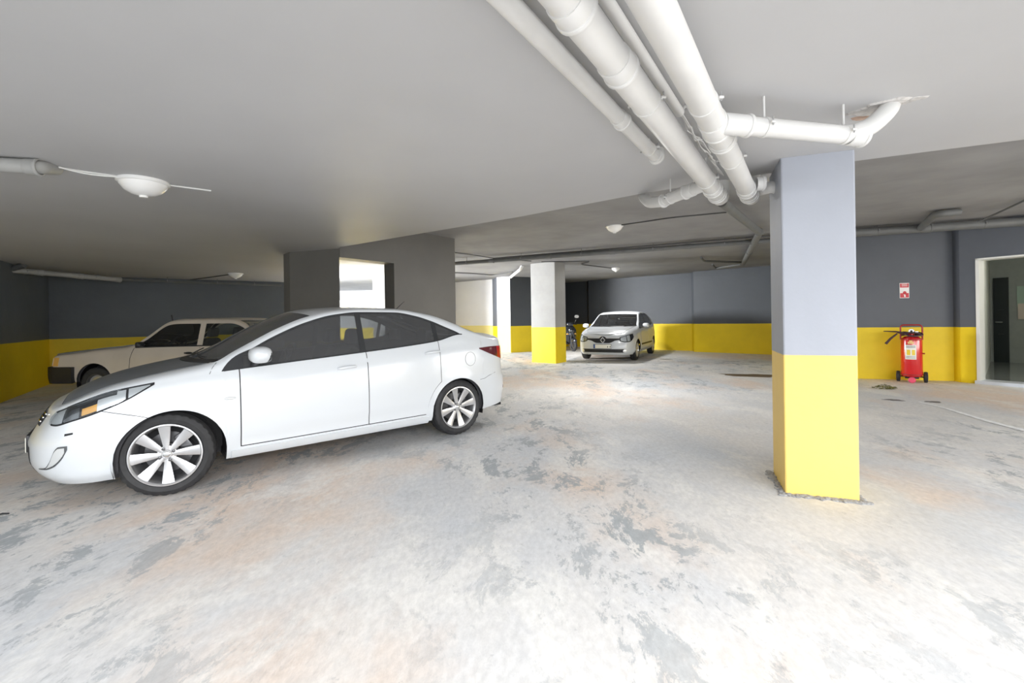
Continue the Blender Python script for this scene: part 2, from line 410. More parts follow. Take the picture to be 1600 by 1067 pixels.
# broken screed collar at the near column foot
bm = B(); rnd = random.Random(3)
c4 = c1+nb*.5
def chips(a, b_, n, out, w=.035):
    for i in range(n):
        t = rnd.random(); p = a.lerp(b_, t)+out*rnd.uniform(0, w)
        s = rnd.uniform(.006, .022)
        r = bmesh.ops.create_icosphere(bm, subdivisions=1, radius=s)
        bmesh.ops.transform(bm, matrix=Matrix.Translation((p.x, p.y, s*.25)) @ Matrix.Rotation(rnd.random()*6, 4, 'Z') @ Matrix.Diagonal((1.6, 1, .55, 1)), verts=r['verts'])
chips(c1-(c2-c1)*.06, c2+(c2-c1)*.16, 130, -nb)
chips(c1, c4, 60, -(c2-c1).normalized())
chips(c2, c2+nb*.3, 40, (c2-c1).normalized())
M_screed = pmat('broken_screed', (0.36, 0.36, 0.36), .9, noise=.4, nscale=60)
o = link_mesh('broken_screed', bm, M_screed, smooth=False); o['kind'] = 'stuff'; tag(o, 'crumbled grey screed fragments around the foot of the large foreground column', 'rubble')

# ------------------------------------------------------------------ cars
# Every car is a surface S(s, z): s runs along the outline in plan (nose, flank, tail; on the flank it is the distance
# behind the front axle), z is the height; a lid (bonnet, screens, roof, boot) closes it to the centre line.
class Body:
    def __init__(self, k):
        self.k = k
        kn = k['knots']
        self.px = curve([(a[0], a[1]) for a in kn]); self.py = curve([(a[0], a[2]) for a in kn]); self.cx = curve([(a[0], a[3]) for a in kn])
        self.s0, self.s1 = kn[0][0], kn[-1][0]
        for n in ('belt', 'wtop', 'rail', 'ctr', 'bot', 'insS', 'insF', 'insR', 'railins'): setattr(self, n, curve(k[n]))
        self.cache = {}
    def plan(self, s):
        key = round(s, 5)
        if key in self.cache: return self.cache[key]
        e = .01; a = max(self.s0, s-e); b = min(self.s1, s+e)
        tx = self.px(b)-self.px(a); ty = self.py(b)-self.py(a); L = math.hypot(tx, ty) or 1
        nx, ny = -ty/L, tx/L
        if s <= self.s0+1e-6: nx, ny = -1, 0
        if s >= self.s1-1e-6: nx, ny = 1, 0
        r = (self.px(s), max(0, self.py(s)), nx, ny, self.belt(s), max(self.wtop(s), self.belt(s)), self.rail(s), self.bot(s), self.railins(s))
        self.cache[key] = r; return r
    def inset(self, s, z, nx, ny, zb, zs):
        q = min(1, max(0, (z-zs)/(zb-zs)))
        e = self.insF(q) if nx < 0 else self.insR(q)
        v = self.insS(q)*ny*ny + e*nx*nx
        # crease along the flank
        cz = self.k.get('crease')
        if cz: v += self.k.get('crease_d', .008)*math.tanh((z-cz(s))/.014)*ny*ny*min(1, max(0, (s-self.k['crease_s'][0])/.3))*min(1, max(0, (self.k['crease_s'][1]-s)/.3))
        for (xc, zc, R) in self.k['arches']:
            d = math.hypot(s-xc, z-zc)-R
            if -.01 < d < .12 : v -= .012*(1-d/.12)**2*ny*ny
        return v
    def pt(self, s, z):
        X, Y, nx, ny, zb, zw, zr, zbt, ri = self.plan(s)
        zs = self.k['sill']
        v = self.inset(s, min(z, zb), nx, ny, zb, zs)
        if z > zb:
            v += self.k['tumble']*(min(z, zw)-zb)
        if z > zw and zr > zw:
            f = (z-zw)/(zr-zw); f = min(f, 1); v += ri*(1-math.sqrt(max(0, 1-f*f)))*.9 + ri*.1*f
        return Vector((X-nx*v*1.0, max(0, Y-ny*v), z))
    def nrm(self, s, z):
        a = self.pt(s-.012, z); b = self.pt(s+.012, z); c = self.pt(s, z-.012); d = self.pt(s, z+.012)
        n = (b-a).cross(d-c)
        if n.length < 1e-9: return Vector((-1, 0, 0))
        n.normalize()
        if n.y < 0 and abs(n.y) > .3: n = -n
        return n
    def on(self, s, z, off=0.0):
        p = self.pt(s, z)
        if off:
            X, Y, nx, ny = self.plan(s)[:4]
            n = self.nrm(s, z); h = Vector((nx, ny, 0))
            if n.dot(h) < 0: n = -n
            p = p + n*off
        return p
    def lid(self, s, k, off=0.0):
        X, Y, nx, ny, zb, zw, zr, zbt, ri = self.plan(s)
        r = self.pt(s, zr); c = self.cx(s); zc = self.ctr(c); f = 1-k
        y = r.y*f; z = zc-(zc-r.z)*f**self.k.get('crown', 2.3); x = c+(r.x-c)*f*f
        return Vector((x, y, z+off))
    def bottom(self, s):
        zb = self.bot(s)
        for (xc, zc, R) in self.k['arches']:
            if abs(s-xc) < R: zb = max(zb, zc+math.sqrt(R*R-(s-xc)**2))
        return zb
    def columns(self, extra=()):
        ss = set(np.round(np.arange(self.s0, self.s1, self.k.get('ds', .03)), 4)); ss |= {self.s0, self.s1}
        for (xc, zc, R) in self.k['arches']:
            ss |= {xc-R-1e-4, xc-R+1e-4, xc+R-1e-4, xc+R+1e-4}
            ss |= {xc+R*math.cos(a*PI/14) for a in range(1, 14)}
        ss |= set(extra); ss = sorted(ss)
        keep = [ss[0]]
        for s in ss[1:]:
            if s-keep[-1] > 1.5e-4 or True: keep.append(s)
        return keep
    def shell(self, name, mat, parent, holes=True, off=0.0, extra=()):
        k = self.k; cols = self.columns(extra); nL, nW, nR, nK = k.get('rows', (16, 7, 4, 10))
        bm = B(); G = []
        sidewin = k['sidewin']; screens = k['screens']
        for s in cols:
            X, Y, nx, ny, zb, zw, zr, zbt, ri = self.plan(s); z0 = self.bottom(s); row = []
            for i in range(nL+1): row.append(self.pt(s, z0+(zb-z0)*i/nL))
            for i in range(1, nW+1): row.append(self.pt(s, zb+(zw-zb)*i/nW))
            for i in range(1, nR+1): row.append(self.pt(s, zw+(zr-zw)*i/nR))
            for i in range(1, nK+1): row.append(self.lid(s, i/nK))
            if off:
                c = Vector((1.3, 0, .8))
                row = [Vector((p.x+(c.x-p.x)*abs(off)*.6, max(0, p.y-abs(off)) if p.y > 0 else 0, p.z-(abs(off) if j > nL+nW+nR-1 else 0))) for j, p in enumerate(row)]
            G.append(row)
        for sg in (1, -1):
            V = [[bm.verts.new((p.x, p.y*sg, p.z)) for p in r] for r in G]
            for i in range(len(cols)-1):
                sm = (cols[i]+cols[i+1])/2
                if cols[i+1]-cols[i] < 1e-7: continue
                for j in range(len(G[0])-1):
                    if holes:
                        if nL <= j < nL+nW and any(a < sm < b for a, b in sidewin): continue
                        if j >= nL+nW+nR and any(a < sm < b for a, b in screens): continue
                    f = (V[i][j], V[i+1][j], V[i+1][j+1], V[i][j+1])
                    bm.faces.new(f if sg < 0 else f[::-1])
        bmesh.ops.remove_doubles(bm, verts=bm.verts[:], dist=2.5e-4)
        bmesh.ops.dissolve_degenerate(bm, edges=bm.edges[:], dist=1e-5)
        for f in bm.faces: f.normal_update()
        # orient outwards
        c = Vector((1.3, 0, .7))
        for f in bm.faces:
            if f.normal.dot(f.calc_center_median()-c) < 0 and f.normal.length > .5: f.normal_flip()
        return link_mesh(name, bm, mat, parent, angle=50)
    def patch(self, name, mat, parent, sa, sb, lo, hi, off=.004, th=.006, ns=None, nz=6, sg=1, above=False, bm=None):
        """a panel on the flank between the curves lo(s) and hi(s)"""
        own = bm is None
        if own: bm = B()
        lo_ = lo if callable(lo) else (lambda s: lo); hi_ = hi if callable(hi) else (lambda s: hi)
        n = ns or max(2, int((sb-sa)/.03)); O = []; I = []
        for i in range(n+1):
            s = sa+(sb-sa)*i/n; a, b = lo_(s), hi_(s)
            O.append([self.on(s, a+(b-a)*j/nz, off) for j in range(nz+1)])
            I.append([self.on(s, a+(b-a)*j/nz, off-th) for j in range(nz+1)])
        def mk(P): return [[bm.verts.new((p.x, p.y*sg, p.z)) for p in r] for r in P]
        VO = mk(O)
        fs = []
        for i in range(n):
            for j in range(nz): fs.append(bm.faces.new((VO[i][j], VO[i+1][j], VO[i+1][j+1], VO[i][j+1])))
        if th:
            VI = mk(I)
            rim = [(i, 0) for i in range(n+1)] + [(n, j) for j in range(1, nz+1)] + [(i, nz) for i in range(n-1, -1, -1)] + [(0, j) for j in range(nz-1, 0, -1)]
            for a, b in zip(rim, rim[1:]+rim[:1]):
                fs.append(bm.faces.new((VO[a[0]][a[1]], VI[a[0]][a[1]], VI[b[0]][b[1]], VO[b[0]][b[1]])))
        if sg > 0:
            for f in fs: f.normal_flip()
        if not own: return None
        bmesh.ops.remove_doubles(bm, verts=bm.verts[:], dist=1e-5)
        return link_mesh(name, bm, mat, parent, angle=35)
    def lidpatch(self, name, mat, parent, sa, sb, k0=0.0, off=.003, ns=None, nk=10, th=0.0, k0f=None):
        bm = B(); n = ns or max(3, int((sb-sa)/.035)); rows = []
        for i in range(n+1):
            s = sa+(sb-sa)*i/n; kk = k0f(s) if k0f else k0
            half = [self.lid(s, kk+(1-kk)*j/nk, off) for j in range(nk+1)]
            rows.append([(p.x, p.y, p.z) for p in half] + [(p.x, -p.y, p.z) for p in half[-2::-1]])
        V = [[bm.verts.new(p) for p in r] for r in rows]
        for i in range(n):
            for j in range(2*nk): bm.faces.new((V[i][j], V[i][j+1], V[i+1][j+1], V[i+1][j]))
        bmesh.ops.recalc_face_normals(bm, faces=bm.faces[:])
        up = sum(f.normal.z for f in bm.faces)
        if up < 0:
            for f in bm.faces: f.normal_flip()
        if th:
            be = [e for e in bm.edges if e.is_boundary]
            r = bmesh.ops.extrude_edge_only(bm, edges=be)
            bmesh.ops.translate(bm, vec=(0, 0, -th), verts=[v for v in r['geom'] if isinstance(v, bmesh.types.BMVert)])
        return link_mesh(name, bm, mat, parent, angle=40)
    def wire(self, bm, pts, r=.003, off=.002, sg=1, seg=6):
        tube(bm, [Vector((q.x, q.y*sg, q.z)) for q in (self.on(s, z, off) for s, z in pts)], r, seg)

def tyre_mesh(R=.312, rim=.215, w=.195, seg=96):
    bm = B(); h = w/2
    prof = [(rim, -h*.80), (rim+.012, -h*.93), ((R+rim)/2, -h*1.02), (R-.028, -h*.97), (R-.010, -h*.86), (R-.002, -h*.72), (R, -h*.45), (R, -h*.42), (R-.008, -h*.41), (R-.008, -h*.34), (R, -h*.33), (R, -h*.05)]
    prof = prof + [(r, -z) for r, z in prof[::-1]]
    rings = []
    for j, (r, z) in enumerate(prof):
        ring = []
        for k in range(seg):
            rr = r
            if abs(z) > h*.5 and r > R-.03 and k % 3 == 0: rr = r-.007
            ring.append(bm.verts.new((rr*math.cos(2*PI*k/seg), rr*math.sin(2*PI*k/seg), z)))
        rings.append(ring)
    for j in range(len(rings)-1):
        for k in range(seg): bm.faces.new((rings[j][k], rings[j][(k+1) % seg], rings[j+1][(k+1) % seg], rings[j+1][k]))
    return bm
def spoke(bm, ang, r0, r1, w0, w1, z0, z1, th=.018):
    """a spoke that widens outwards, with a raised centre ridge"""
    ca, sa = math.cos(ang), math.sin(ang)
    def P(r, t, z): return (r*ca-t*sa, r*sa+t*ca, z)
    n = 4; L = []
    for i in range(n+1):
        f = i/n; r = r0+(r1-r0)*f; w = w0+(w1-w0)*f**.85; z = z0+(z1-z0)*f - .006*math.sin(f*PI)
        L.append([bm.verts.new(P(r, -w, z-th)), bm.verts.new(P(r, -w, z-.003)), bm.verts.new(P(r, -w*.55, z)), bm.verts.new(P(r, w*.55, z)), bm.verts.new(P(r, w, z-.003)), bm.verts.new(P(r, w, z-th))])
    for i in range(n):
        for j in range(5): bm.faces.new((L[i][j], L[i+1][j], L[i+1][j+1], L[i][j+1]))
def wheel(parent, x, y, R, rimr, w, kind, sg=1, rot=0.2, steer=0.0):
    """axis along y, outer face towards sg*y"""
    M = Matrix.Translation((x, y, R)) @ Matrix.Rotation(steer, 4, 'Z') @ Matrix.Rotation(-PI/2*sg, 4, 'X') @ Matrix.Rotation(rot, 4, 'Z')
    e = bpy.data.objects.new('wheel', None); COL.objects.link(e); e.parent = parent; e.empty_display_size = .1
    e.matrix_local = M
    link_mesh('tyre', tyre_mesh(R, rimr, w), M_tyre, e, angle=25)
    h = w/2; bm = B()
    lathe(bm, [(rimr+.006, h*.93), (rimr+.004, h*.97), (rimr-.004, h*.98), (rimr-.012, h*.90), (rimr-.02, h*.55), (rimr-.03, -h*.6), (rimr-.02, -h*.9)], 64)
    o = link_mesh('rim', bm, M_alloy if kind != 'steel' else M_alloyd, e, angle=35)
    bm = B(); lathe(bm, [(0, -h*.3), (.155, -h*.3), (.155, -h*.18), (.075, -h*.16), (.07, h*.2), (0, h*.22)], 40)
    box(bm, (.105, .06, -h*.1), (.07, .16, .07), Matrix.Rotation(.5, 4, 'Z'), .01)
    link_mesh('brake_disc', bm, M_alloyd, e)
    bm = B(); lathe(bm, [(0, -h*.55), (rimr-.02, -h*.55)], 40); link_mesh('rim_barrel', bm, M_gap, e)
    if kind == 'alloy8':
        bm = B()
        for i in range(8): spoke(bm, i*PI/4, .035, rimr-.008, .014, .040, h*.70, h*.90)
        lathe(bm, [(0, h*.74), (.03, h*.74), (.034, h*.70), (.062, h*.62), (.062, h*.3)], 32)
        link_mesh('spokes', bm, M_alloy, e, angle=30)
        for i in range(4):
            bm = B(); a = i*PI/2+PI/8; lathe(bm, [(.011, h*.5), (.011, h*.78), (.008, h*.80), (0, h*.80)], 12, Matrix.Translation((.048*math.cos(a), .048*math.sin(a), 0)))
            link_mesh('wheel_nut', bm, M_alloyd, e)
    elif kind == 'cover':
        bm = B()
        for i in range(7): spoke(bm, i*2*PI/7, .03, rimr-.006, .022, .05, h*.78, h*.90)
        lathe(bm, [(0, h*.86), (.04, h*.84), (.06, h*.7)], 24); link_mesh('spokes', bm, M_alloy, e, angle=30)
    else:
        bm = B(); lathe(bm, [(0, h*.75), (.05, h*.72), (.06, h*.45), (.11, h*.5), (rimr-.03, h*.35), (rimr-.015, h*.6)], 40)
        link_mesh('wheel_disc', bm, M_alloy, e)
    bm = B(); lathe(bm, [(0, h*.80), (.020, h*.795), (.024, h*.76)], 24); link_mesh('hub_cap', bm, M_chrome, e)
    return e
def arch_liner(parent, arches, W, yin=.50):
    for sg in (1, -1):
        for (xc, zc, R) in arches:
            bm = B(); R2 = R+.012; n = 20; rows = []
            for i in range(n+1):
                a = -.30+(PI+.6)*i/n; p = (xc+R2*math.cos(a), zc+R2*math.sin(a))
                rows.append((bm.verts.new((p[0], (W-.035)*sg, p[1])), bm.verts.new((p[0], yin*sg, p[1]))))
            for i in range(n): bm.faces.new((rows[i][0], rows[i+1][0], rows[i+1][1], rows[i][1]))
            bm.faces.new([r[1] for r in rows])
            link_mesh('wheel_arch_liner', bm, M_black, parent)
def under(parent, b, z=.23, y=.50):
    bm = B(); xs = (b.px(b.s0)+.34, b.px(b.s1)-.12)
    box(bm, ((xs[0]+xs[1])/2, 0, z), (xs[1]-xs[0], 2*y, .03))
    a1, a2 = b.k['arches']
    for sg in (1, -1): box(bm, ((a1[0]+a2[0])/2, sg*(y+.13), z), ((a2[0]-a2[2])-(a1[0]+a1[2]), .28, .03))
    box(bm, ((xs[0]+a1[0]-a1[2])/2, 0, z), (a1[0]-a1[2]-xs[0], 1.1, .03))
    box(bm, ((xs[1]+a2[0]+a2[2])/2, 0, z), (xs[1]-a2[0]-a2[2], 1.25, .03))
    link_mesh('underbody', bm, M_gap, parent, smooth=False)
def car_seat(parent, x, y, z0=.34, w=.46, hr=True, lean=.30):
    e = bpy.data.objects.new('car_seat', None); COL.objects.link(e); e.parent = parent; e.location = (x, y, z0)
    bm = B(); box(bm, (0, 0, .08), (.48, w, .16), None, .05); link_mesh('seat_cushion', bm, M_seat, e)
    bm = B(); box(bm, (.30, 0, .42), (.13, w*.95, .62), Matrix.Rotation(lean, 4, 'Y'), .05); link_mesh('seat_backrest', bm, M_seat, e)
    if hr:
        bm = B(); box(bm, (.42, 0, .82), (.09, .24, .17), Matrix.Rotation(lean*.6, 4, 'Y'), .035); link_mesh('headrest', bm, M_seat, e)
def steering(parent, x, y, z):
    bm = B(); M = Matrix.Translation((x, y, z)) @ Matrix.Rotation(-1.15, 4, 'Y')
    tube(bm, [M @ Vector((.185*math.cos(a*PI/16), .185*math.sin(a*PI/16), 0)) for a in range(32)], .014, 8, closed=True)
    for a in (0, 2.2, -2.2): tube(bm, [M @ Vector((0, 0, -.02)), M @ Vector((.18*math.cos(a+PI), .18*math.sin(a+PI), 0))], .012, 6)
    link_mesh('steering_wheel', bm, M_black, parent)
def handle(parent, b, s, z, mat, L=.17, sg=1, slope=.0):
    p = b.on(s, z, .0); a = b.on(s-L/2, z-slope*L/2, 0); c = b.on(s+L/2, z+slope*L/2, 0); n = b.nrm(s, z); n = n if n.y > 0 else -n
    P = [a+n*.002, a+n*.022+(c-a)*.08, (a+c)/2+n*.034, c+n*.024-(c-a)*.06, c+n*.002]
    P = [Vector((q.x, q.y*sg, q.z)) for q in P]
    bm = B(); tube(bm, P, [.010, .013, .014, .013, .010], 10)
    h = link_mesh('door_handle', bm, mat, parent)
    bm = B(); ellipsoid(bm, (0, 0, 0), (.06, .004, .022), 2.4, 16, 8, Matrix.Translation((p.x, (p.y+.003)*sg, p.z)))
    link_mesh('handle_recess', bm, M_refld if False else mat, h)
    return h
def mirror_(parent, b, s, z, y, mat, size=(.085, .105, .068), sg=1, base_z=None, p=2.6):
    e = bpy.data.objects.new('wing_mirror', None); COL.objects.link(e); e.parent = parent; e.location = (0, 0, 0)
    bm = B(); ellipsoid(bm, (s, y*sg, z), size, p, 24, 16); link_mesh('mirror_housing', bm, mat, e)
    bm = B(); ellipsoid(bm, (s+.03, y*sg, z-.008), (size[0]*.62, size[1]*.88, size[2]*.80), 3, 20, 12); link_mesh('mirror_glass', bm, M_trimdark, e)
    q = b.on(s-.02, (base_z or z-.09), .0); bm = B()
    tube(bm, [Vector((q.x, (q.y-.01)*sg, q.z)), Vector((s, (y-size[1]*.7)*sg, z-size[2]*.75)), Vector((s, (y+.02)*sg, z-size[2]*.85))], [.03, .028, .02], 10, flat=.6)
    link_mesh('mirror_stalk', bm, M_black, e); return e
def place_car(name, label, front_contact, heading, half, group=None):
    """x of the car points to its tail, so the root turns it and the mesh is mirrored lengthwise by a half turn"""
    t = thing(name, label, 'car', (0, 0, 0))
    return t

# ---------------------------------------------------------------- white saloon in the foreground
HY = dict(
    knots=[(-1.50, -.81, 0, -.67), (-1.25, -.80, .25, -.66), (-1.05, -.765, .45, -.63), (-.86, -.69, .62, -.57), (-.62, -.55, .745, -.48), (-.38, -.375, .805, -.39), (-.2, -.2, .833, -.26), (0, 0, .847, -.10),
           (.3, .3, .852, .15), (.7, .7, .853, .60), (1.1, 1.1, .853, 1.03), (1.6, 1.6, .853, 1.60), (2.2, 2.2, .853, 2.26), (2.6, 2.6, .850, 2.70), (2.9, 2.9, .836, 3.00), (3.1, 3.1, .812, 3.16), (3.25, 3.25, .765, 3.28),
           (3.45, 3.385, .66, 3.37), (3.62, 3.45, .50, 3.41), (3.87, 3.487, .25, 3.43), (4.12, 3.495, 0, 3.435)],
    belt=[(-1.5, .655), (-1.05, .66), (-.8, .69), (-.55, .745), (-.3, .805), (-.09, .852), (.1, .883), (.34, .910), (.78, .944), (1.517, .997), (2.0, 1.035), (2.374, 1.075), (2.65, 1.135), (2.9, 1.085), (3.2, 1.035), (3.45, 1.02), (4.12, 1.02)],
    wtop=[(-1.5, 0), (.30, .5), (.34, .905), (.605, 1.097), (.8, 1.20), (1.036, 1.298), (1.3, 1.368), (1.55, 1.392), (1.93, 1.388), (2.15, 1.35), (2.341, 1.289), (2.5, 1.218), (2.66, 1.142), (2.72, 1.10), (2.8, .9), (4.12, .5)],
    rail=[(-1.5, .70), (-1.05, .71), (-.8, .745), (-.55, .80), (-.3, .862), (-.09, .908), (.1, .942), (.30, .982), (.45, 1.065), (.605, 1.15), (.8, 1.25), (1.036, 1.345), (1.3, 1.408), (1.6, 1.432), (1.95, 1.425), (2.34, 1.362), (2.65, 1.255), (2.85, 1.178), (3.1, 1.105), (3.3, 1.082), (4.12, 1.08)],
    ctr=[(-.67, .705), (-.55, .78), (-.4, .845), (-.1, .925), (.15, .975), (.30, 1.03), (.6, 1.20), (.9, 1.355), (1.03, 1.405), (1.2, 1.437), (1.6, 1.462), (2.0, 1.452), (2.26, 1.415), (2.6, 1.285), (2.9, 1.165), (3.05, 1.125), (3.25, 1.115), (3.38, 1.125), (3.435, 1.09)],
    bot=[(-1.5, .185), (-.5, .175), (-.35, .18), (.4, .195), (1.0, .195), (2.2, .215), (2.9, .24), (3.3, .27), (4.12, .29)],
    sill=.18, tumble=.40, crown=2.4,
    insS=[(0, .075), (.06, .035), (.14, .012), (.2, .012), (.3, .0), (.5, -.003), (.7, .006), (.85, .018), (.95, .034), (1, .055)],
    insF=[(0, .10), (.12, .04), (.3, .0), (.55, -.005), (.75, .03), (.9, .07), (1, .10)],
    insR=[(0, .10), (.15, .03), (.35, .0), (.48, .0), (.55, .03), (.8, .04), (.95, .035), (1, .04)],
    railins=[(-1.5, .04), (-1.0, .04), (-.8, .06), (-.6, .09), (-.4, .11), (.1, .12), (.34, .075), (.8, .06), (1.6, .06), (2.3, .06), (2.7, .085), (3.1, .075), (3.3, .05), (4.12, .01)],
    arches=[(.022, .30, .345), (2.603, .30, .345)],
    crease=curve([(.4, .80), (1.345, .885), (2.336, .968), (3.0, 1.0)]), crease_s=(.45, 3.0), crease_d=.006,
    sidewin=[(.345, 2.70)], screens=[(.30, 1.09), (2.24, 2.93)])
def build_front_saloon():
    b = Body(HY)
    F = Vector(fl(266, 775)).to_3d(); R = Vector(fl(718, 679.5)).to_3d(); ux = (R-F).normalized()
    ay = Vector((-ux.y, ux.x, 0)); root = F+ay*.838
    t = thing('car', 'white four-door saloon with dark grey bonnet and eight-spoke alloy wheels in the foreground', 'car', root, math.atan2(ux.y, ux.x))
    b.shell('body', M_white, t, extra=(.345, 2.70, .30, 1.09, 2.24, 2.93))
    b.shell('cabin_lining', M_int, t, off=.03, extra=(.345, 2.70, .30, 1.09, 2.24, 2.93))
    arch_liner(t, HY['arches'], .85, yin=.52); under(t, b)
    b.lidpatch('bonnet', M_hood, t, -.93, .27, k0=.035, off=.004, ns=34, th=.004)
    b.lidpatch('bonnet_gap', M_gap, t, -.945, .285, k0=.025, off=.0015, ns=34)
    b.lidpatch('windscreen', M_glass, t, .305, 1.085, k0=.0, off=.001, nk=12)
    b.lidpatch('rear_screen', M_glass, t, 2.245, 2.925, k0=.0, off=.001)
    b.lidpatch('windscreen_cowl', M_black, t, .275, .345, k0=.02, off=.006, nk=12)
    zb = b.belt; zw = b.wtop
    up = lambda s: max(zb(s)+.001, zw(s))
    for sg in (-1, 1):
        near = sg < 0
        # window glass and surrounds
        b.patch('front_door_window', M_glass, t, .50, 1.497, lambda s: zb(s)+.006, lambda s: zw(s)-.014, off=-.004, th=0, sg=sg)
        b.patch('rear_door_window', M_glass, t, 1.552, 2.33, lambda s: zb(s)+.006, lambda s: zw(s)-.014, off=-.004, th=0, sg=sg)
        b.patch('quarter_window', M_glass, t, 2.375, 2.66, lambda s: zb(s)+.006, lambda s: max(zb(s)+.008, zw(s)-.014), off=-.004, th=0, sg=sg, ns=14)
        bm = B()
        b.patch('', None, None, .345, .50, lambda s: zb(s)-.002, lambda s: up(s), off=.001, th=.004, sg=sg, bm=bm, ns=8)
        b.patch('', None, None, 1.497, 1.552, lambda s: zb(s), lambda s: zw(s)+.001, off=.001, th=.004, sg=sg, bm=bm)
        b.patch('', None, None, 2.33, 2.375, lambda s: zb(s), lambda s: zw(s)+.001, off=.001, th=.004, sg=sg, bm=bm)
        b.patch('', None, None, .36, 2.69, lambda s: max(zb(s), zw(s)-.016), lambda s: max(zb(s)+.001, zw(s)+.002), off=.001, th=.004, sg=sg, bm=bm, nz=1, ns=80)
        b.patch('', None, None, .36, 2.69, lambda s: zb(s)-.004, lambda s: zb(s)+.008, off=.002, th=.004, sg=sg, bm=bm, nz=1, ns=80)
        link_mesh('window_trim', bm, M_trimdark, t)
        # doors and the gaps round them
        lo1 = lambda s: .292+.004*s
        fd = b.patch('front_door', M_white, t, .472, 1.545, lo1, lambda s: zb(s)-.006, off=.0045, th=.006, nz=18, sg=sg, ns=40)
        def lo2(s):
            z = .292+.004*s
            if s > 2.17: z = max(z, b.bottom(s)+.035 if abs(s-2.603) < .345 else z)
            if s > 2.10: z = max(z, .30+math.sqrt(max(0, .41**2-(min(s, 2.6)-2.603)**2)) if abs(s-2.603) < .41 else z)
            return z
        rd = b.patch('rear_door', M_white, t, 1.553, 2.36, lo2, lambda s: zb(s)-.006, off=.0045, th=.006, nz=18, sg=sg, ns=50)
        bm = B()
        b.patch('', None, None, .464, 2.368, lambda s: lo2(s)-.008, lambda s: zb(s)-.001, off=.0012, th=0, sg=sg, bm=bm, nz=18, ns=90)
        link_mesh('door_gap', bm, M_gap, t)
        handle(fd, b, 1.345, .862, M_white, sg=sg, slope=.06); handle(rd, b, 2.27, .948, M_white, sg=sg, slope=.06)
        # sill blade
        b.patch('sill_blade', M_white, t, .40, 2.22, .20, lambda s: .262+.004*s, off=.008, th=.02, nz=4, sg=sg)
        # fuel flap only on the near side
        if near:
            bm = B(); c = (2.765, .85); pts = []
            for i in range(33): a = 2*PI*i/32; pts.append((c[0]+.075*math.cos(a), c[1]+.078*math.sin(a)))
            b.wire(bm, pts, .0022, .0005, sg); link_mesh('fuel_flap_gap', bm, M_refld, t)
            bm = B(); b.patch('', None, None, c[0]-.07, c[0]+.07, lambda s: c[1]-math.sqrt(max(0, .0705**2-(s-c[0])**2)), lambda s: c[1]+math.sqrt(max(1e-9, .0705**2-(s-c[0])**2)), off=.002, th=.003, sg=sg, bm=bm, ns=16)
            link_mesh('fuel_flap', bm, M_white, t)
        # headlamp : housing, reflector pieces, lens
        hl_lo = curve([(-.87, .640), (-.845, .606), (-.78, .603), (-.62, .632), (-.45, .672), (-.30, .727), (-.085, .853)])
        hl_hi = curve([(-.87, .65), (-.845, .680), (-.75, .705), (-.55, .757), (-.3, .822), (-.085, .858)])
        e = b.patch('headlamp', M_gap, t, -.87, -.085, lambda s: hl_lo(s)-.006, lambda s: hl_hi(s)+.006, off=.001, th=.004, sg=sg, ns=30)
        b.patch('lamp_reflector', M_reflect, e, -.855, -.70, lambda s: hl_lo(s)+.006, lambda s: hl_hi(s)-.006, off=.004, th=.004, sg=sg, ns=12)
        b.patch('low_beam_projector', M_refld, e, -.70, -.55, lambda s: hl_lo(s)+.004, lambda s: hl_lo(s)+.074, off=.006, th=.006, sg=sg, ns=8)
        b.patch('amber_indicator', M_amber, e, -.53, -.42, lambda s: hl_lo(s)+.012, lambda s: hl_lo(s)+.058, off=.006, th=.004, sg=sg, ns=6)
        b.patch('lamp_reflector', M_reflect, e, -.42, -.25, lambda s: hl_lo(s)+.006, lambda s: hl_hi(s)-.008, off=.004, th=.004, sg=sg, ns=8)
        b.patch('lamp_brow', M_refld, e, -.70, -.30, lambda s: hl_hi(s)-.030, lambda s: hl_hi(s)-.004, off=.007, th=.004, sg=sg, ns=12)
        b.patch('lamp_reflector', M_reflect, e, -.235, -.11, lambda s: hl_lo(s)+.004, lambda s: max(hl_lo(s)+.005, hl_hi(s)-.006), off=.004, th=.004, sg=sg, ns=6)
        b.patch('lamp_lens', M_lens, e, -.868, -.09, hl_lo, lambda s: max(hl_lo(s)+.001, hl_hi(s)), off=.013, th=.010, sg=sg, ns=30)
        # bumper seam, fog lamp surround, washer cap
        bm = B(); b.wire(bm, [(-.40, .690), (-.33, .672), (-.25, .650), (-.17, .628), (-.125, .612)], .0022, .0, sg); link_mesh('bumper_seam', bm, M_gap, t)
        f_lo = curve([(-.92, .30), (-.85, .30), (-.76, .318), (-.68, .37), (-.63, .44)]); f_hi = curve([(-.92, .305), (-.83, .318), (-.78, .36), (-.73, .44), (-.70, .462), (-.63, .466)])
        e = b.patch('fog_lamp_surround', M_refld, t, -.92, -.63, f_lo, lambda s: max(f_lo(s)+.002, f_hi(s)), off=.004, th=.008, sg=sg, ns=16)
        b.patch('fog_lamp_lens', M_reflect, e, -.82, -.65, lambda s: f_lo(s)+.012, lambda s: max(f_lo(s)+.014, f_hi(s)-.012), off=.007, th=.006, sg=sg, ns=10)
        b.patch('bumper_chip', M_gap, t, -.66, -.59, lambda s: .532+(s+.66)*.15, lambda s: .548+(s+.66)*.1, off=.001, th=.0, sg=sg, ns=4) if near else None
        bm = B(); b.wire(bm, [(.315, .980), (.285, .945), (.262, .895)], .002, .0, sg); link_mesh('wing_seam', bm, M_gap, t)
        # side repeater
        bm = B(); p = b.on(.395, .692, .002); ellipsoid(bm, (p.x, p.y*sg, p.z), (.042, .008, .011), 2.2, 16, 8); link_mesh('side_repeater', bm, M_lens if False else M_reflect, t)
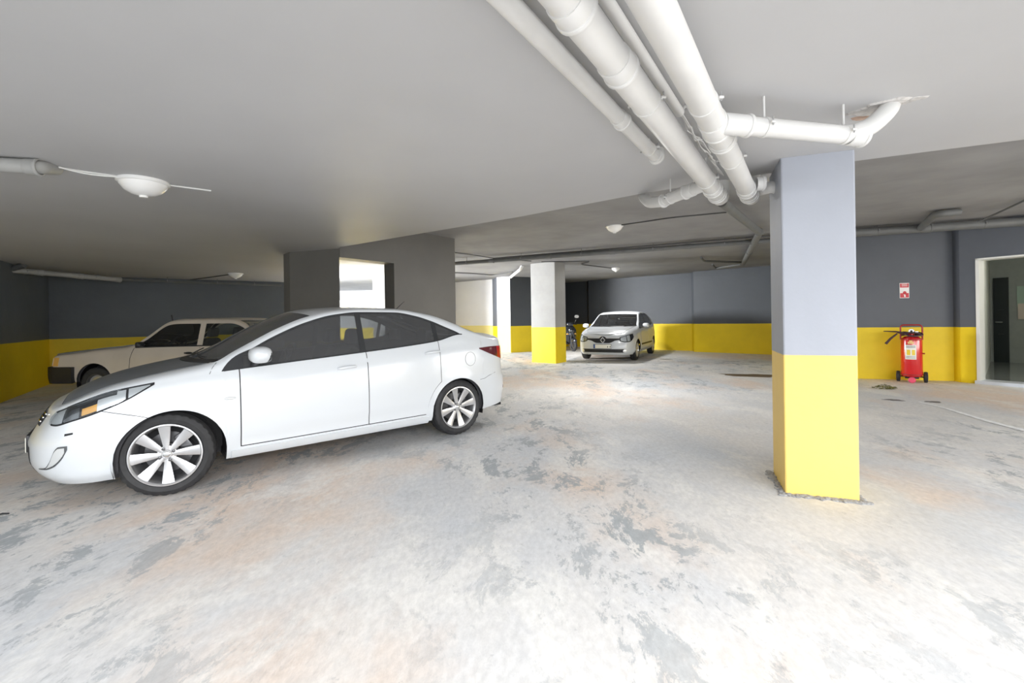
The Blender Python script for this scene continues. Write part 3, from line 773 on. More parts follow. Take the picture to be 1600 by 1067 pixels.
        # tail lamp
        tl_lo = curve([(2.91, .955), (3.1, .882), (3.28, .825), (3.45, .80), (3.62, .80)]); tl_hi = curve([(2.91, .968), (3.1, .975), (3.3, .972), (3.62, .955)])
        e = b.patch('tail_lamp', M_reddark, t, 2.91, 3.30, tl_lo, tl_hi, off=.006, th=.008, sg=sg, ns=14)
        b.patch('brake_lens', M_red, e, 3.22, 3.60, tl_lo, tl_hi, off=.007, th=.008, sg=sg, ns=14)
        bm = B(); b.wire(bm, [(2.90, .60), (2.97, .605), (3.05, .635), (3.15, .66), (3.4, .68), (3.6, .685)], .0022, .0, sg); link_mesh('bumper_seam', bm, M_refld, t)
        b.patch('rear_reflector', M_reddark, t, 3.40, 3.62, .44, .475, off=.004, th=.004, sg=sg, ns=5)
        mirror_(t, b, .60, 1.035, .935, M_white, sg=sg, base_z=.94)
        # wheels
        for x in (0.0, 2.603):
            wheel(t, x, .838*sg-.0975*sg, .312, .228, .195, 'alloy8', sg, rot=.2 if x else .05, steer=0 if x else -.24)
        # wiper
    for y0, L in ((-.48, .62), (.10, .50)):
        bm = B(); base = b.lid(.33, .4, .02)
        p0 = Vector((.17+.10*abs(y0), y0, 1.0)); q = Vector((.30, y0+L*.95, 1.045))
        P = []
        for i in range(8):
            f = i/7; y = y0+L*f; k = 1-abs(y)/.74; s = .36+.05*f; l = b.lid(s, k, .014); P.append(Vector((l.x, y, l.z)))
        tube(bm, P, .006, 6); link_mesh('wiper', bm, M_black, t)
    # grille at the nose, lower intake, number plate, badge
    bm = B()
    b.patch('', None, None, -1.5, -1.08, lambda s: .575, lambda s: .655-(s+1.5)*.04, off=.004, th=.004, sg=1, bm=bm, ns=8); b.patch('', None, None, -1.5, -1.08, lambda s: .575, lambda s: .655-(s+1.5)*.04, off=.004, th=.004, sg=-1, bm=bm, ns=8)
    g = link_mesh('grille', bm, M_gap, t)
    for zz in (.60, .625, .648):
        bm = B(); pts = [(-1.11, zz), (-1.22, zz), (-1.35, zz), (-1.5, zz)]; P = [b.on(s, z, .008) for s, z in pts]
        tube(bm, P + [Vector((p.x, -p.y, p.z)) for p in P[-2::-1]], .005, 6); link_mesh('grille_bar', bm, M_chrome, g)
    bm = B()
    for sg in (1, -1): b.patch('', None, None, -1.5, -1.10, .24, .43, off=.002, th=.004, sg=sg, bm=bm, ns=10)
    link_mesh('lower_intake', bm, M_gap, t)
    bm = B(); box(bm, (-.812, 0, .42), (.02, .42, .125), None, .004); link_mesh('plate_holder', bm, M_black, t)
    bm = B(); box(bm, (-.824, 0, .41), (.008, .40, .11), None, .002); link_mesh('number_plate', bm, M_plate, t)
    bm = B(); box(bm, (3.51, 0, .78), (.012, .52, .11), None, .002); link_mesh('number_plate', bm, M_plate, t)
    # antenna
    bm = B(); tube(bm, [b.lid(2.18, 1, -.005), b.lid(2.18, 1, .0)+Vector((.015, 0, .02)), b.lid(2.18, 1, 0)+Vector((.13, 0, .12))], [.012, .006, .002], 8); link_mesh('roof_antenna', bm, M_black, t)
    # interior
    for y in (-.36, .36): car_seat(t, 1.15, y, .32)
    car_seat(t, 2.0, 0, .34, w=1.2, hr=False)
    for y in (-.38, .38):
        bm = B(); box(bm, (2.42, y, 1.12), (.09, .24, .15), None, .03); link_mesh('rear_headrest', bm, M_seat, t)
    bm = B(); box(bm, (.66, 0, .83), (.40, 1.38, .20), None, .07); link_mesh('dashboard', bm, M_black, t); steering(t, .92, -.36, .92)
    return t
build_front_saloon()

# ---------------------------------------------------------------- boxy cream saloon behind it
TF = dict(
    knots=[(-1.45, -.86, 0, -.84), (-1.15, -.86, .30, -.84), (-.95, -.855, .52, -.83), (-.78, -.83, .70, -.80), (-.68, -.76, .775, -.72), (-.5, -.5, .795, -.48), (0, 0, .81, 0), (.5, .5, .82, .42), (1.2, 1.2, .825, 1.14), (2.2, 2.2, .82, 2.2), (2.9, 2.9, .81, 2.93), (3.15, 3.15, .79, 3.14), (3.26, 3.24, .72, 3.21), (3.45, 3.27, .55, 3.23), (4.0, 3.28, 0, 3.24)],
    belt=[(-1.45, .70), (-.8, .70), (-.6, .735), (0, .80), (.5, .86), (.6, .90), (2.4, .925), (2.7, .93), (3.3, .90), (4, .90)],
    wtop=[(-1.45, 0), (.58, .4), (.62, .905), (.8, 1.06), (1.12, 1.31), (1.25, 1.325), (2.2, 1.32), (2.45, 1.26), (2.72, .94), (2.8, .5), (4, .2)],
    rail=[(-1.45, .775), (-.8, .78), (-.6, .80), (0, .875), (.5, .93), (.62, .97), (.8, 1.12), (1.1, 1.36), (1.25, 1.385), (2.2, 1.375), (2.5, 1.29), (2.8, .99), (3.2, .955), (4, .95)],
    ctr=[(-.84, .79), (-.6, .83), (-.3, .86), (.2, .905), (.42, .93), (.55, .97), (1.0, 1.34), (1.14, 1.395), (1.7, 1.41), (2.2, 1.395), (2.45, 1.32), (2.78, 1.0), (2.93, .965), (3.24, .955)],
    bot=[(-1.45, .33), (-.5, .33), (.4, .24), (2.2, .24), (2.9, .30), (4, .33)], sill=.26, tumble=.30, crown=3.0,
    insS=[(0, .05), (.1, .02), (.4, .0), (.7, .0), (1, .02)], insF=[(0, .03), (.5, .0), (1, .02)], insR=[(0, .03), (.5, 0), (1, .02)],
    railins=[(-1.45, .03), (-.6, .05), (.5, .07), (.7, .07), (2.4, .06), (2.8, .08), (4, .02)],
    arches=[(0.0, .31, .335), (2.49, .31, .33)], sidewin=[(.62, 2.74)], screens=[(.50, 1.13), (2.35, 2.80)], rows=(12, 5, 3, 7), ds=.05)
def rm(s): return s if s <= 0 else (s*1.12 if s <= 1.66 else 1.859+(s-1.66)*.84)
TF['knots'] = [(rm(a), rm(c) if c > 0 else c, d, rm(e) if e > 0 else e) for a, c, d, e in TF['knots']]
for _n in ('belt', 'wtop', 'rail', 'ctr', 'bot', 'railins'): TF[_n] = [(rm(a), c) for a, c in TF[_n]]
TF['arches'] = [(0.0, .31, .335), (rm(2.49), .31, .33)]; TF['sidewin'] = [(rm(.62), rm(2.74))]; TF['screens'] = [(rm(.50), rm(1.13)), (rm(2.35), rm(2.80))]
def build_old_saloon():
    b = Body(TF)
    L = 4.14
    X0 = -8.07; t = thing('car', 'boxy cream old saloon with black bumper parked behind the white saloon by the left wall', 'car', (X0+.86+.02, 7.72+.80, 0), math.radians(-1.0))
    ex = tuple(rm(v) for v in (.62, 2.74, .50, 1.13, 2.35, 2.80))
    b.shell('body', M_cream, t, extra=ex); b.shell('cabin_lining', M_int, t, off=.03, extra=ex); arch_liner(t, TF['arches'], .81); under(t, b, .30)
    b.lidpatch('bonnet', M_hood, t, -.80, rm(.48), k0=.0, off=.022, th=.02)
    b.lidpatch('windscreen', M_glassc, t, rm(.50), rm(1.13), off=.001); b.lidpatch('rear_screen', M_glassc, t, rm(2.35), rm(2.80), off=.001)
    zb, zw = b.belt, b.wtop
    for sg in (-1, 1):
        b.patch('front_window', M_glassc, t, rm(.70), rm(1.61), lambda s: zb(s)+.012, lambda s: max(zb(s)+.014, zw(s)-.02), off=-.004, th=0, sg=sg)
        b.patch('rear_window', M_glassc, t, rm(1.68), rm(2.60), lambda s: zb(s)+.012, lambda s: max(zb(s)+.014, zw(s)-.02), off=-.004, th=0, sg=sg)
        bm = B()
        b.patch('', None, None, rm(1.60), rm(1.69), lambda s: zb(s), lambda s: zw(s), off=.002, th=.006, sg=sg, bm=bm)
        b.patch('', None, None, rm(.62), rm(2.74), lambda s: max(zb(s), zw(s)-.022), lambda s: max(zb(s)+.002, zw(s)+.002), off=.002, th=.006, sg=sg, bm=bm, nz=1, ns=60)
        b.patch('', None, None, rm(.62), rm(.70), lambda s: zb(s), lambda s: max(zb(s)+.002, zw(s)), off=.002, th=.006, sg=sg, bm=bm, ns=6)
        link_mesh('window_frame', bm, M_cream, t)
        bm = B(); b.patch('', None, None, rm(.64), rm(2.7), lambda s: zb(s)-.006, lambda s: zb(s)+.014, off=.004, th=.006, sg=sg, bm=bm, nz=1, ns=50); link_mesh('window_trim', bm, M_black, t)
        bm = B(); b.wire(bm, [(.70, .90), (.665, .82), (.635, .72), (.62, .55), (.62, .36)], .004, .0, sg); b.wire(bm, [(1.845, .9), (1.845, .30)], .004, 0, sg); link_mesh('door_gap', bm, M_gap, t)
        b.patch('sill_cladding', M_black, t, .36, 2.2, .245, .40, off=.004, th=.01, sg=sg)
        e = b.patch('corner_indicator', M_amber, t, -.80, -.60, .60, .745, off=.006, th=.01, sg=sg, ns=8)
        b.patch('indicator_lens', M_reflect, e, -.78, -.68, .615, .735, off=.009, th=.006, sg=sg, ns=6)
        b.patch('headlamp', M_reflect, t, -1.30, -.92, .60, .74, off=.006, th=.01, sg=sg)
        b.patch('tail_lamp', M_red, t, rm(3.30), rm(3.70), .62, .84, off=.006, th=.01, sg=sg)
        mirror_(t, b, .86, .955, .875, M_black, (.035, .075, .05), sg=sg, base_z=.92, p=4)
        handle(t, b, 1.66, .80, M_black, .13, sg)
        for x in (0, rm(2.49)): wheel(t, x, .70*sg, .285, .17, .165, 'steel', sg)
    # wrap-round black bumpers
    for (sa, sb, nm) in ((-1.45, -.37, 'front_bumper'), (rm(2.90), rm(4.0), 'rear_bumper')):
        bm = B(); n = 16
        for sg in (1, -1): b.patch('', None, None, sa, sb, .315, .585, off=.055, th=.07, sg=sg, bm=bm, ns=n)
        link_mesh(nm, bm, M_black, t)
    bm = B()
    for sg in (1, -1): b.patch('', None, None, -1.45, -1.30, .60, .74, off=.004, th=.01, sg=sg, bm=bm)
    link_mesh('grille', bm, M_black, t)
    for y in (-.36, .36): car_seat(t, 1.35, y, .32)
    car_seat(t, 2.0, 0, .32, w=1.2, hr=False)
    bm = B(); box(bm, (.92, 0, .80), (.32, 1.34, .18), None, .05); link_mesh('dashboard', bm, M_black, t); steering(t, 1.12, -.36, .92)
    bm = B(); p = b.lid(.55, 1, 0); tube(bm, [Vector((1.22, -.60, 1.36)), Vector((1.20, -.60, 1.46))], .012, 8); link_mesh('roof_knob', bm, M_black, t)
build_old_saloon()

# ---------------------------------------------------------------- white saloon facing the camera at the back
RN = dict(
    knots=[(-1.6, -.82, 0, -.74), (-1.3, -.81, .30, -.73), (-1.08, -.77, .52, -.69), (-.90, -.69, .68, -.61), (-.66, -.53, .785, -.47), (-.4, -.36, .835, -.33), (0, 0, .862, -.05), (.4, .4, .867, .26), (1.0, 1.0, .867, .90), (1.8, 1.8, .867, 1.8), (2.6, 2.6, .86, 2.7), (3.1, 3.1, .83, 3.14), (3.35, 3.33, .74, 3.33), (3.55, 3.45, .58, 3.40), (3.9, 3.49, .25, 3.42), (4.15, 3.50, 0, 3.43)],
    belt=[(-1.6, .74), (-1.1, .745), (-.8, .77), (-.4, .835), (0, .90), (.42, .95), (1.5, 1.0), (2.5, 1.06), (2.75, 1.08), (3.2, 1.07), (4.15, 1.05)],
    wtop=[(-1.6, 0), (.42, .5), (.46, .955), (.8, 1.17), (1.2, 1.40), (1.5, 1.435), (2.1, 1.42), (2.5, 1.28), (2.72, 1.10), (2.8, .5), (4.15, .2)],
    rail=[(-1.6, .80), (-1.1, .81), (-.8, .84), (-.4, .91), (0, .965), (.40, 1.02), (.8, 1.23), (1.15, 1.435), (1.5, 1.485), (2.1, 1.475), (2.6, 1.34), (2.95, 1.17), (3.2, 1.13), (4.15, 1.12)],
    ctr=[(-.74, .80), (-.55, .87), (-.3, .93), (0, .975), (.26, 1.01), (.36, 1.06), (.7, 1.27), (.95, 1.415), (1.1, 1.465), (1.35, 1.50), (1.7, 1.52), (2.2, 1.49), (2.7, 1.30), (2.95, 1.17), (3.3, 1.15), (3.43, 1.13)],
    bot=[(-1.6, .20), (-.4, .20), (.4, .22), (2.2, .24), (3.0, .28), (4.15, .30)], sill=.20, tumble=.36, crown=2.4,
    insS=[(0, .07), (.08, .03), (.3, .0), (.6, .0), (.85, .02), (1, .05)], insF=[(0, .08), (.12, .02), (.35, .0), (.6, .015), (.85, .05), (1, .08)], insR=[(0, .08), (.3, .0), (.5, .02), (1, .05)],
    railins=[(-1.6, .08), (-.4, .12), (.4, .08), (1.0, .065), (2.4, .065), (2.9, .09), (4.15, .02)],
    arches=[(0, .31, .34), (2.63, .31, .34)], sidewin=[(.46, 2.74)], screens=[(.42, 1.06), (2.45, 2.95)], rows=(14, 6, 4, 8), ds=.045)
def build_back_saloon():
    b = Body(RN)
    FL = Vector(fl(996, 562.5)).to_3d(); ax = Vector(fl(918, 560)).to_3d()-FL
    rear = Vector((.46, .888, 0)).normalized(); left = Vector((rear.y, -rear.x, 0))
    root = FL-left*.84
    t = thing('car', 'small white saloon facing the camera with a diamond badge, parked before the far dark wall', 'car', root, math.atan2(rear.y, rear.x))
    ex = (.46, 2.74, .42, 1.06, 2.45, 2.95)
    b.shell('body', M_white, t, extra=ex); b.shell('cabin_lining', M_int, t, off=.03, extra=ex); arch_liner(t, RN['arches'], .86); under(t, b)
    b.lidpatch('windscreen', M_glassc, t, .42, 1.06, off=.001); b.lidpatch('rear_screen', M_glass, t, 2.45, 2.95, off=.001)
    b.lidpatch('windscreen_cowl', M_black, t, .37, .45, k0=.03, off=.006)
    b.lidpatch('bonnet', M_white, t, -.80, .35, k0=.10, off=.006, th=.008)
    b.lidpatch('bonnet_gap', M_refld, t, -.807, .36, k0=.09, off=.002)
    zb, zw = b.belt, b.wtop
    for sg in (-1, 1):
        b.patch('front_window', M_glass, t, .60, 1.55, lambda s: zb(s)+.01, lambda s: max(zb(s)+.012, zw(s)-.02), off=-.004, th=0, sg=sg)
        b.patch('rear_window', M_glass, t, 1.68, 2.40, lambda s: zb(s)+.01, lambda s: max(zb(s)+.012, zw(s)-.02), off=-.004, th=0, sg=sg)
        bm = B()
        for a, c in ((.46, .60), (1.55, 1.68), (2.40, 2.72)): b.patch('', None, None, a, c, lambda s: zb(s), lambda s: max(zb(s)+.002, zw(s)), off=.001, th=.005, sg=sg, bm=bm, ns=6)
        b.patch('', None, None, .47, 2.72, lambda s: zb(s)-.004, lambda s: zb(s)+.012, off=.003, th=.005, sg=sg, bm=bm, nz=1, ns=50)
        link_mesh('window_trim', bm, M_trimdark, t)
        fd = b.patch('front_door', M_white, t, .50, 1.60, .30, lambda s: zb(s)-.008, off=.006, th=.008, nz=12, sg=sg)
        rd = b.patch('rear_door', M_white, t, 1.612, 2.42, lambda s: max(.30, .31+math.sqrt(max(0, .41**2-(s-2.63)**2)) if abs(s-2.63) < .41 else 0), lambda s: zb(s)-.008, off=.006, th=.008, nz=12, sg=sg)
        bm = B(); b.patch('', None, None, .49, 2.43, lambda s: max(.29, .30+math.sqrt(max(0, .41**2-(s-2.63)**2)) if abs(s-2.63) < .41 else 0), lambda s: zb(s)-.002, off=.002, th=0, nz=10, sg=sg, bm=bm); link_mesh('door_gap', bm, M_gap, t)
        handle(fd, b, 1.42, .86, M_white, .15, sg); handle(rd, b, 2.28, .90, M_white, .15, sg)
        b.patch('door_moulding', M_black, t, .52, 2.25, .44, .49, off=.012, th=.008, sg=sg)
        lo = curve([(-1.10, .62), (-.95, .585), (-.8, .59), (-.55, .66), (-.42, .74)]); hi = curve([(-1.10, .715), (-.9, .76), (-.7, .79), (-.42, .81)])
        e = b.patch('headlamp', M_black, t, -1.10, -.42, lambda s: lo(s)-.012, lambda s: hi(s)+.006, off=.003, th=.006, sg=sg, ns=16)
        for (a, c) in ((-1.07, -.88), (-.85, -.70)):
            b.patch('lamp_reflector', M_reflect, e, a, c, lambda s: lo(s)+.012, lambda s: hi(s)-.012, off=.008, th=.006, sg=sg, ns=5)
        b.patch('lamp_reflector', M_refld, e, -.67, -.46, lambda s: lo(s)+.01, lambda s: hi(s)-.01, off=.008, th=.006, sg=sg, ns=5)
        b.patch('lamp_lens', M_lens, e, -1.10, -.43, lo, hi, off=.016, th=.01, sg=sg, ns=14)
        b.patch('tail_lamp', M_red, t, 3.25, 3.6, .80, 1.0, off=.006, th=.008, sg=sg)
        bm = B(); p = b.on(-.99, .33, .006); n = b.nrm(-.99, .33)
        p = b.on(-.96, .325, .012); lathe(bm, [(0, .0), (.045, .004), (.058, -.004), (.06, -.02)], 20, align_z((p.x, p.y*sg, p.z), (-abs(n.x), n.y*sg*(1 if n.y > 0 else -1), 0))); link_mesh('fog_lamp', bm, M_bright, t)
        mirror_(t, b, .66, 1.05, .985, M_white, (.075, .10, .07), sg=sg, base_z=.98)
        for x in (0, 2.63): wheel(t, x, .755*sg, .315, .205, .18, 'cover', sg)
        bm = B(); q = [b.lid(.39+.03*i, .95-.11*i if sg > 0 else .5-.07*i, .016) for i in range(5)]; tube(bm, [Vector((v.x, v.y*sg, v.z)) for v in q], .007, 6); link_mesh('wiper', bm, M_black, t)
    # grille band, badge, bumper intake, plate
    def nose(name, mat, s1, lo, hi, off, th=.006, parent=t):
        bm = B()
        for sg in (1, -1): b.patch('', None, None, -1.6, s1, lo, hi, off=off, th=th, sg=sg, bm=bm, ns=10)
        return link_mesh(name, bm, mat, parent)
    g = nose('grille', M_black, -1.09, curve([(-1.6, .55), (-1.42, .55), (-1.22, .625), (-1.09, .645)]), curve([(-1.6, .705), (-1.09, .705)]), .008)
    nose('grille_bar', M_bright, -1.10, .684, .702, .014, parent=g); nose('lower_intake', M_black, -.93, .275, .375, .008)
    p = b.on(-1.6, .635, .0); e = bpy.data.objects.new('diamond_badge', None); COL.objects.link(e); e.parent = t; e.location = (p.x-.03, 0, p.z)
    bm = B(); W2, H2, w2 = .078, .104, .028
    o_ = [(-W2, 0), (0, H2), (W2, 0), (0, -H2)]; i_ = [(-W2+w2, 0), (0, H2-w2*1.6), (W2-w2, 0), (0, -H2+w2*1.6)]
    vo = [bm.verts.new((0, y, z)) for y, z in o_]; vi = [bm.verts.new((0, y, z)) for y, z in i_]; vm = [bm.verts.new((-.018, (a[0]+c[0])/2, (a[1]+c[1])/2)) for a, c in zip(o_, i_)]
    for i in range(4):
        j = (i+1) % 4; bm.faces.new((vo[i], vo[j], vm[j], vm[i])); bm.faces.new((vm[i], vm[j], vi[j], vi[i]))
    link_mesh('badge_rhomb', bm, M_bright, e, smooth=False)
    bm = B(); lathe(bm, [(0, 0), (.112, 0), (.118, -.012), (.10, -.03)], 28, Matrix.Translation((.012, 0, 0)) @ Matrix.Rotation(-PI/2, 4, 'Y')); link_mesh('badge_field', bm, M_black, e)
    pl = bpy.data.objects.new('number_plate', None); COL.objects.link(pl); pl.parent = t; pl.location = (-.853, .0, .455)
    bm = B(); box(bm, (.002, 0, 0), (.012, .54, .132), None, .003); link_mesh('plate_frame', bm, M_refld, pl)
    bm = B(); box(bm, (-.004, 0, 0), (.008, .52, .112), None, .002); link_mesh('plate_panel', bm, M_plate, pl)
    bm = B(); box(bm, (-.008, .238, 0), (.005, .04, .108)); link_mesh('plate_strip', bm, M_blue, pl)
    for y in (-.165, -.235):
        bm = B(); box(bm, (-.008, y, -.01), (.004, .02, .045)); link_mesh('plate_digit', bm, M_black, pl)
    for y in (-.37, .37): car_seat(t, 1.25, y, .34)
    bm = B(); box(bm, (.78, 0, .88), (.40, 1.38, .20), None, .07); link_mesh('dashboard', bm, M_black, t); steering(t, 1.02, -.37, .98)
    bm = B(); box(bm, (1.05, 0, 1.38), (.03, .22, .06), None, .01); link_mesh('interior_mirror', bm, M_black, t)
build_back_saloon()

# ------------------------------------------------------------------ pipes under the ceiling
def P3(px, py, z):
    a = fl(px, py, z); return Vector((a[0], a[1], z))
def arc_pts(pts, rb=.10, n=6):
    """round the corners of a polyline"""
    pts = [Vector(p) for p in pts]; out = [pts[0]]
    for i in range(1, len(pts)-1):
        a, p, c = pts[i-1], pts[i], pts[i+1]; u = (a-p); w = (c-p); r = min(rb, u.length*.49, w.length*.49)
        q0 = p+u.normalized()*r; q1 = p+w.normalized()*r
        for k in range(n+1):
            t = k/n; out.append(q0*(1-t)**2+p*2*t*(1-t)+q1*t*t)
    out.append(pts[-1]); return out
def pipe(name, label, pts, r, mat, rb=.1, couplings=(), clamps=(), group=None, zc=2.44, seg=24, cat='pipe'):
    t = thing(name, label, cat, group=group)
    bm = B(); tube(bm, arc_pts(pts, rb), r, seg); link_mesh('pipe_run', bm, mat, t)
    for (p, d, L) in couplings:
        p = Vector(p); d = Vector(d).normalized(); bm = B()
        lathe(bm, [(r, 0), (r+.004, .0), (r+.006, .004), (r+.006, L-.022), (r+.010, L-.020), (r+.012, L-.014), (r+.012, L-.005), (r+.008, L), (r, L)], seg, align_z(p-d*L/2, d))
        link_mesh('coupling', bm, mat, t)
    for (p, d) in clamps:
        p = Vector(p); d = Vector(d).normalized(); bm = B()
        lathe(bm, [(r, -.011), (r+.004, -.010), (r+.004, .010), (r, .011)], seg, align_z(p, d))
        side = d.cross(Vector((0, 0, 1))).normalized()
        for sg in (1, -1):
            box(bm, p+side*sg*(r+.012)+Vector((0, 0, .004)), (.022, .02, .012), None, .003)
        c = link_mesh('pipe_clamp', bm, mat, t)
        for sg in (1, -1):
            bm = B(); q = p+side*sg*(r+.014); tube(bm, [q-Vector((0, 0, .012)), Vector((q.x, q.y, q.z+.03))], .004, 8)
            link_mesh('clamp_bolt', bm, M_steel, c)
        bm = B(); tube(bm, [p+Vector((0, 0, r)), Vector((p.x, p.y, zc+.002))], .006, 8); link_mesh('hanger_rod', bm, mat, c)
    return t
d1 = Vector((.5535, .8328, 0))
def along(p0, Y): return Vector((p0[0]+(Y-p0[1])*d1.x/d1.y, Y, p0[2]))
ZP = 2.28
q1 = (.185, 1.38, ZP); q2 = (.445, 1.385, ZP)
e1 = along(q1, 3.80); e2 = along(q2, 3.80)
pipe('drain_pipe', 'thick white drain pipe, left of the two thick pipes, with a ringed elbow end',
     [along(q1, -1.0), e1, e1+Vector((.02, .03, .62))], .0625, M_pipe, .13,
     [(along(q1, 1.40), d1, .09), (along(q1, 1.74), d1, .10), (along(q1, 3.42), d1, .10), (along(q1, 3.60), d1, .06)], [(along(q1, 2.05), d1), (along(q1, 3.22), d1), (along(q1, .6), d1)])
t2 = pipe('drain_pipe', 'thick white drain pipe, right of the two thick pipes, with a branch to the right',
     [along(q2, -1.0), e2, e2+Vector((.02, .03, .62))], .0625, M_pipe, .13,
     [(along(q2, 2.30), d1, .16), (along(q2, 2.50), d1, .05), (along(q2, 3.46), d1, .10), (along(q2, 3.62), d1, .06)], [(along(q2, 2.06), d1), (along(q2, 2.80), d1), (along(q2, .7), d1)])
tee = along(q2, 2.27); bE = P3(1322, 211, 2.275); bd = (bE-tee).normalized()
pipe('branch_pipe', 'white branch pipe running right from the thick pipe to the broken plaster patch',
     [tee+bd*.03, bE, P3(1360, 199, 2.31), P3(1388, 172, 2.40), P3(1392, 160, 2.47)], .047, M_pipe, .05,
     [(tee+bd*.13, bd, .16), (tee+bd*.88, bd, .10)], [(tee+bd*.30, bd), (tee+bd*.80, bd)])
s0 = (0.0, 1.516, 2.37); s_e = along(s0, 3.03)
pipe('drain_pipe', 'slim white pipe left of the two thick ceiling pipes, turning up into the ceiling',
     [along(s0, -1), s_e, s_e+Vector((.0, .02, .09))], .040, M_pipe, .06, [(along(s0, 2.42), d1, .08), (along(s0, 2.98), d1, .05)], [(along(s0, 2.86), d1), (along(s0, 1.0), d1)])
m0 = P3(947, 0, 2.395); m1 = P3(1062, 176, 2.395)
pipe('conduit', 'grey conduit tight to the ceiling between the two thick pipes', [m0-(m1-m0)*.8, m1], .024, M_pipe, .05, [], [])
rnd = random.Random(8); cb = thing('cable_bundle', 'loose bundle of thin white-painted cables between the two thick pipes', 'cables')
for i in range(5):
    bm = B(); a = P3(1050+i*3, 160+i*3, 2.41); c = P3(1122+i*2, 268+i*1.5, 2.41); pts = []
    for k in range(15):
        f = k/14; p = a.lerp(c, f); w = .018*math.sin(f*PI)
        pts.append(p+Vector((rnd.uniform(-1, 1)*w, rnd.uniform(-1, 1)*w, rnd.uniform(-1, .6)*w)))
    tube(bm, pts, .005, 6); link_mesh('cable', bm, M_pipe, cb)
lb = [along(q1, 3.34)+Vector((-.03, -.01, 0)), P3(1034, 315, 2.28), P3(1015, 317, 2.31), P3(1006, 309, 2.42), P3(1004, 300, 2.52)]
lbd = lb[1]-lb[0]
pipe('branch_pipe', 'short grey-white branch pipe with an elbow, left of the thick pipe ends', lb, .046, M_pipe, .05,
     [(lb[0]+lbd*.35, lbd, .10), (lb[0]+lbd*.93, lbd, .05)], [(lb[0]+lbd*.78, lbd)])
pipe('branch_pipe', 'short pipe stub behind the right thick pipe end, pointing to the large column', [e2+Vector((.0, -.12, .05)), P3(1205, 292, 2.30), P3(1222, 296, 2.30)], .045, M_pipe, .05, [(P3(1188, 287, 2.31), Vector((1, -.2, 0)), .06)], [])
# grey pipes of the higher ceiling behind
hp = [P3(1128, 316, 2.80), P3(1187, 363, 2.80), P3(1161, 412, 2.84)]
pipe('drain_pipe', 'grey bent pipe on the back ceiling just left of the large column', hp, .062, M_pipedark, .25, [(hp[0].lerp(hp[1], .96), hp[1]-hp[0], .12), (hp[1].lerp(hp[2], .5), hp[2]-hp[1], .12)], [], zc=ZH)
for (a, c, lab) in (((1160, 410), (1100, 408), 'thin grey branch pipe above the dark back wall, upper of two'), ((1158, 413), (1118, 419), 'thin grey branch pipe above the dark back wall, lower of two')):
    pipe('branch_pipe', lab, [P3(*a, 2.84), P3(*c, 2.84), P3(c[0]-5, c[1]-6, 2.915)], .03, M_pipedark, .1, [], [], zc=ZH, seg=12)
la = P3(640, 417, 2.80); lb_ = P3(1225, 374, 2.83); ld = lb_-la
pipe('drain_pipe', 'long grey pipe crossing the back ceiling behind the slim far column', [la, lb_], .050, M_pipedark, .1, [(la+ld*f, ld, .12) for f in (.28, .45, .62, .8, .93)], [(la+ld*f, ld) for f in (.2, .37, .54, .72, .88)], zc=ZH)
la2 = P3(770, 404, 2.89); lb2 = P3(1225, 367, 2.89)
pipe('conduit', 'dark conduit running beside the long grey pipe on the back ceiling', [la2, lb2], .022, M_cable, .1, [], [], seg=12)
ra = P3(1228, 371, 2.84); rb_ = P3(1600, 346, 2.84); rd_ = rb_-ra
pipe('drain_pipe', 'thick grey pipe above the wheeled red extinguisher, along the right wall', [ra, rb_+rd_*.4], .078, M_pipedark, .1, [(ra+rd_*f, rd_, .16) for f in (.30, .62, 1.02)], [(ra+rd_*f, rd_) for f in (.42, .85)], zc=ZH)
pipe('branch_pipe', 'slanting grey branch joining the thick pipe at the upper right', [ra+rd_*.60, P3(1462, 334, 2.88), P3(1500, 331, 2.885)], .055, M_pipedark, .15, [], [], zc=ZH)
def cable(label, pts, r, mat, name='ceiling_cable', group=None):
    bm = B(); tube(bm, arc_pts(pts, .3), r, 8); o = link_mesh(name, bm, mat); return tag(o, label, 'cable', group)
cable('thin dark cable rising to the ceiling at the right edge above the door', [P3(1530, 346, 2.82), P3(1565, 330, 2.90), P3(1612, 308, 2.93)], .016, M_pipedark)
cable('dark cable sagging beside the long grey pipe, right of the middle wall', [P3(690, 393, 2.94), P3(725, 396, 2.93), P3(775, 404, 2.90), P3(830, 408, 2.90)], .012, M_cable)
cable('dark cable above the bright white far wall', [P3(680, 425, 2.93), P3(735, 427, 2.93), P3(772, 430, 2.92), P3(800, 425, 2.92)], .016, M_cable)
cable('dark cable running to the far small ceiling lamp', [P3(846, 409, 2.91), P3(925, 408, 2.91), P3(905, 413, 2.93), P3(956, 419, 2.94)], .014, M_cable)
cable('dark cable from the nearer back ceiling lamp towards the pipe ends', [P3(968, 352, 2.94), P3(1010, 346, 2.94), P3(1050, 340, 2.94), P3(1135, 332, 2.94)], .010, M_cable)
wp = [P3(798, 433, 2.80), P3(813, 421, 2.83), P3(816, 415, 2.945)]
pipe('branch_pipe', 'short bright pipe end over the pale far pier', wp, .05, M_pipe, .05, [], [], zc=ZH, seg=12)
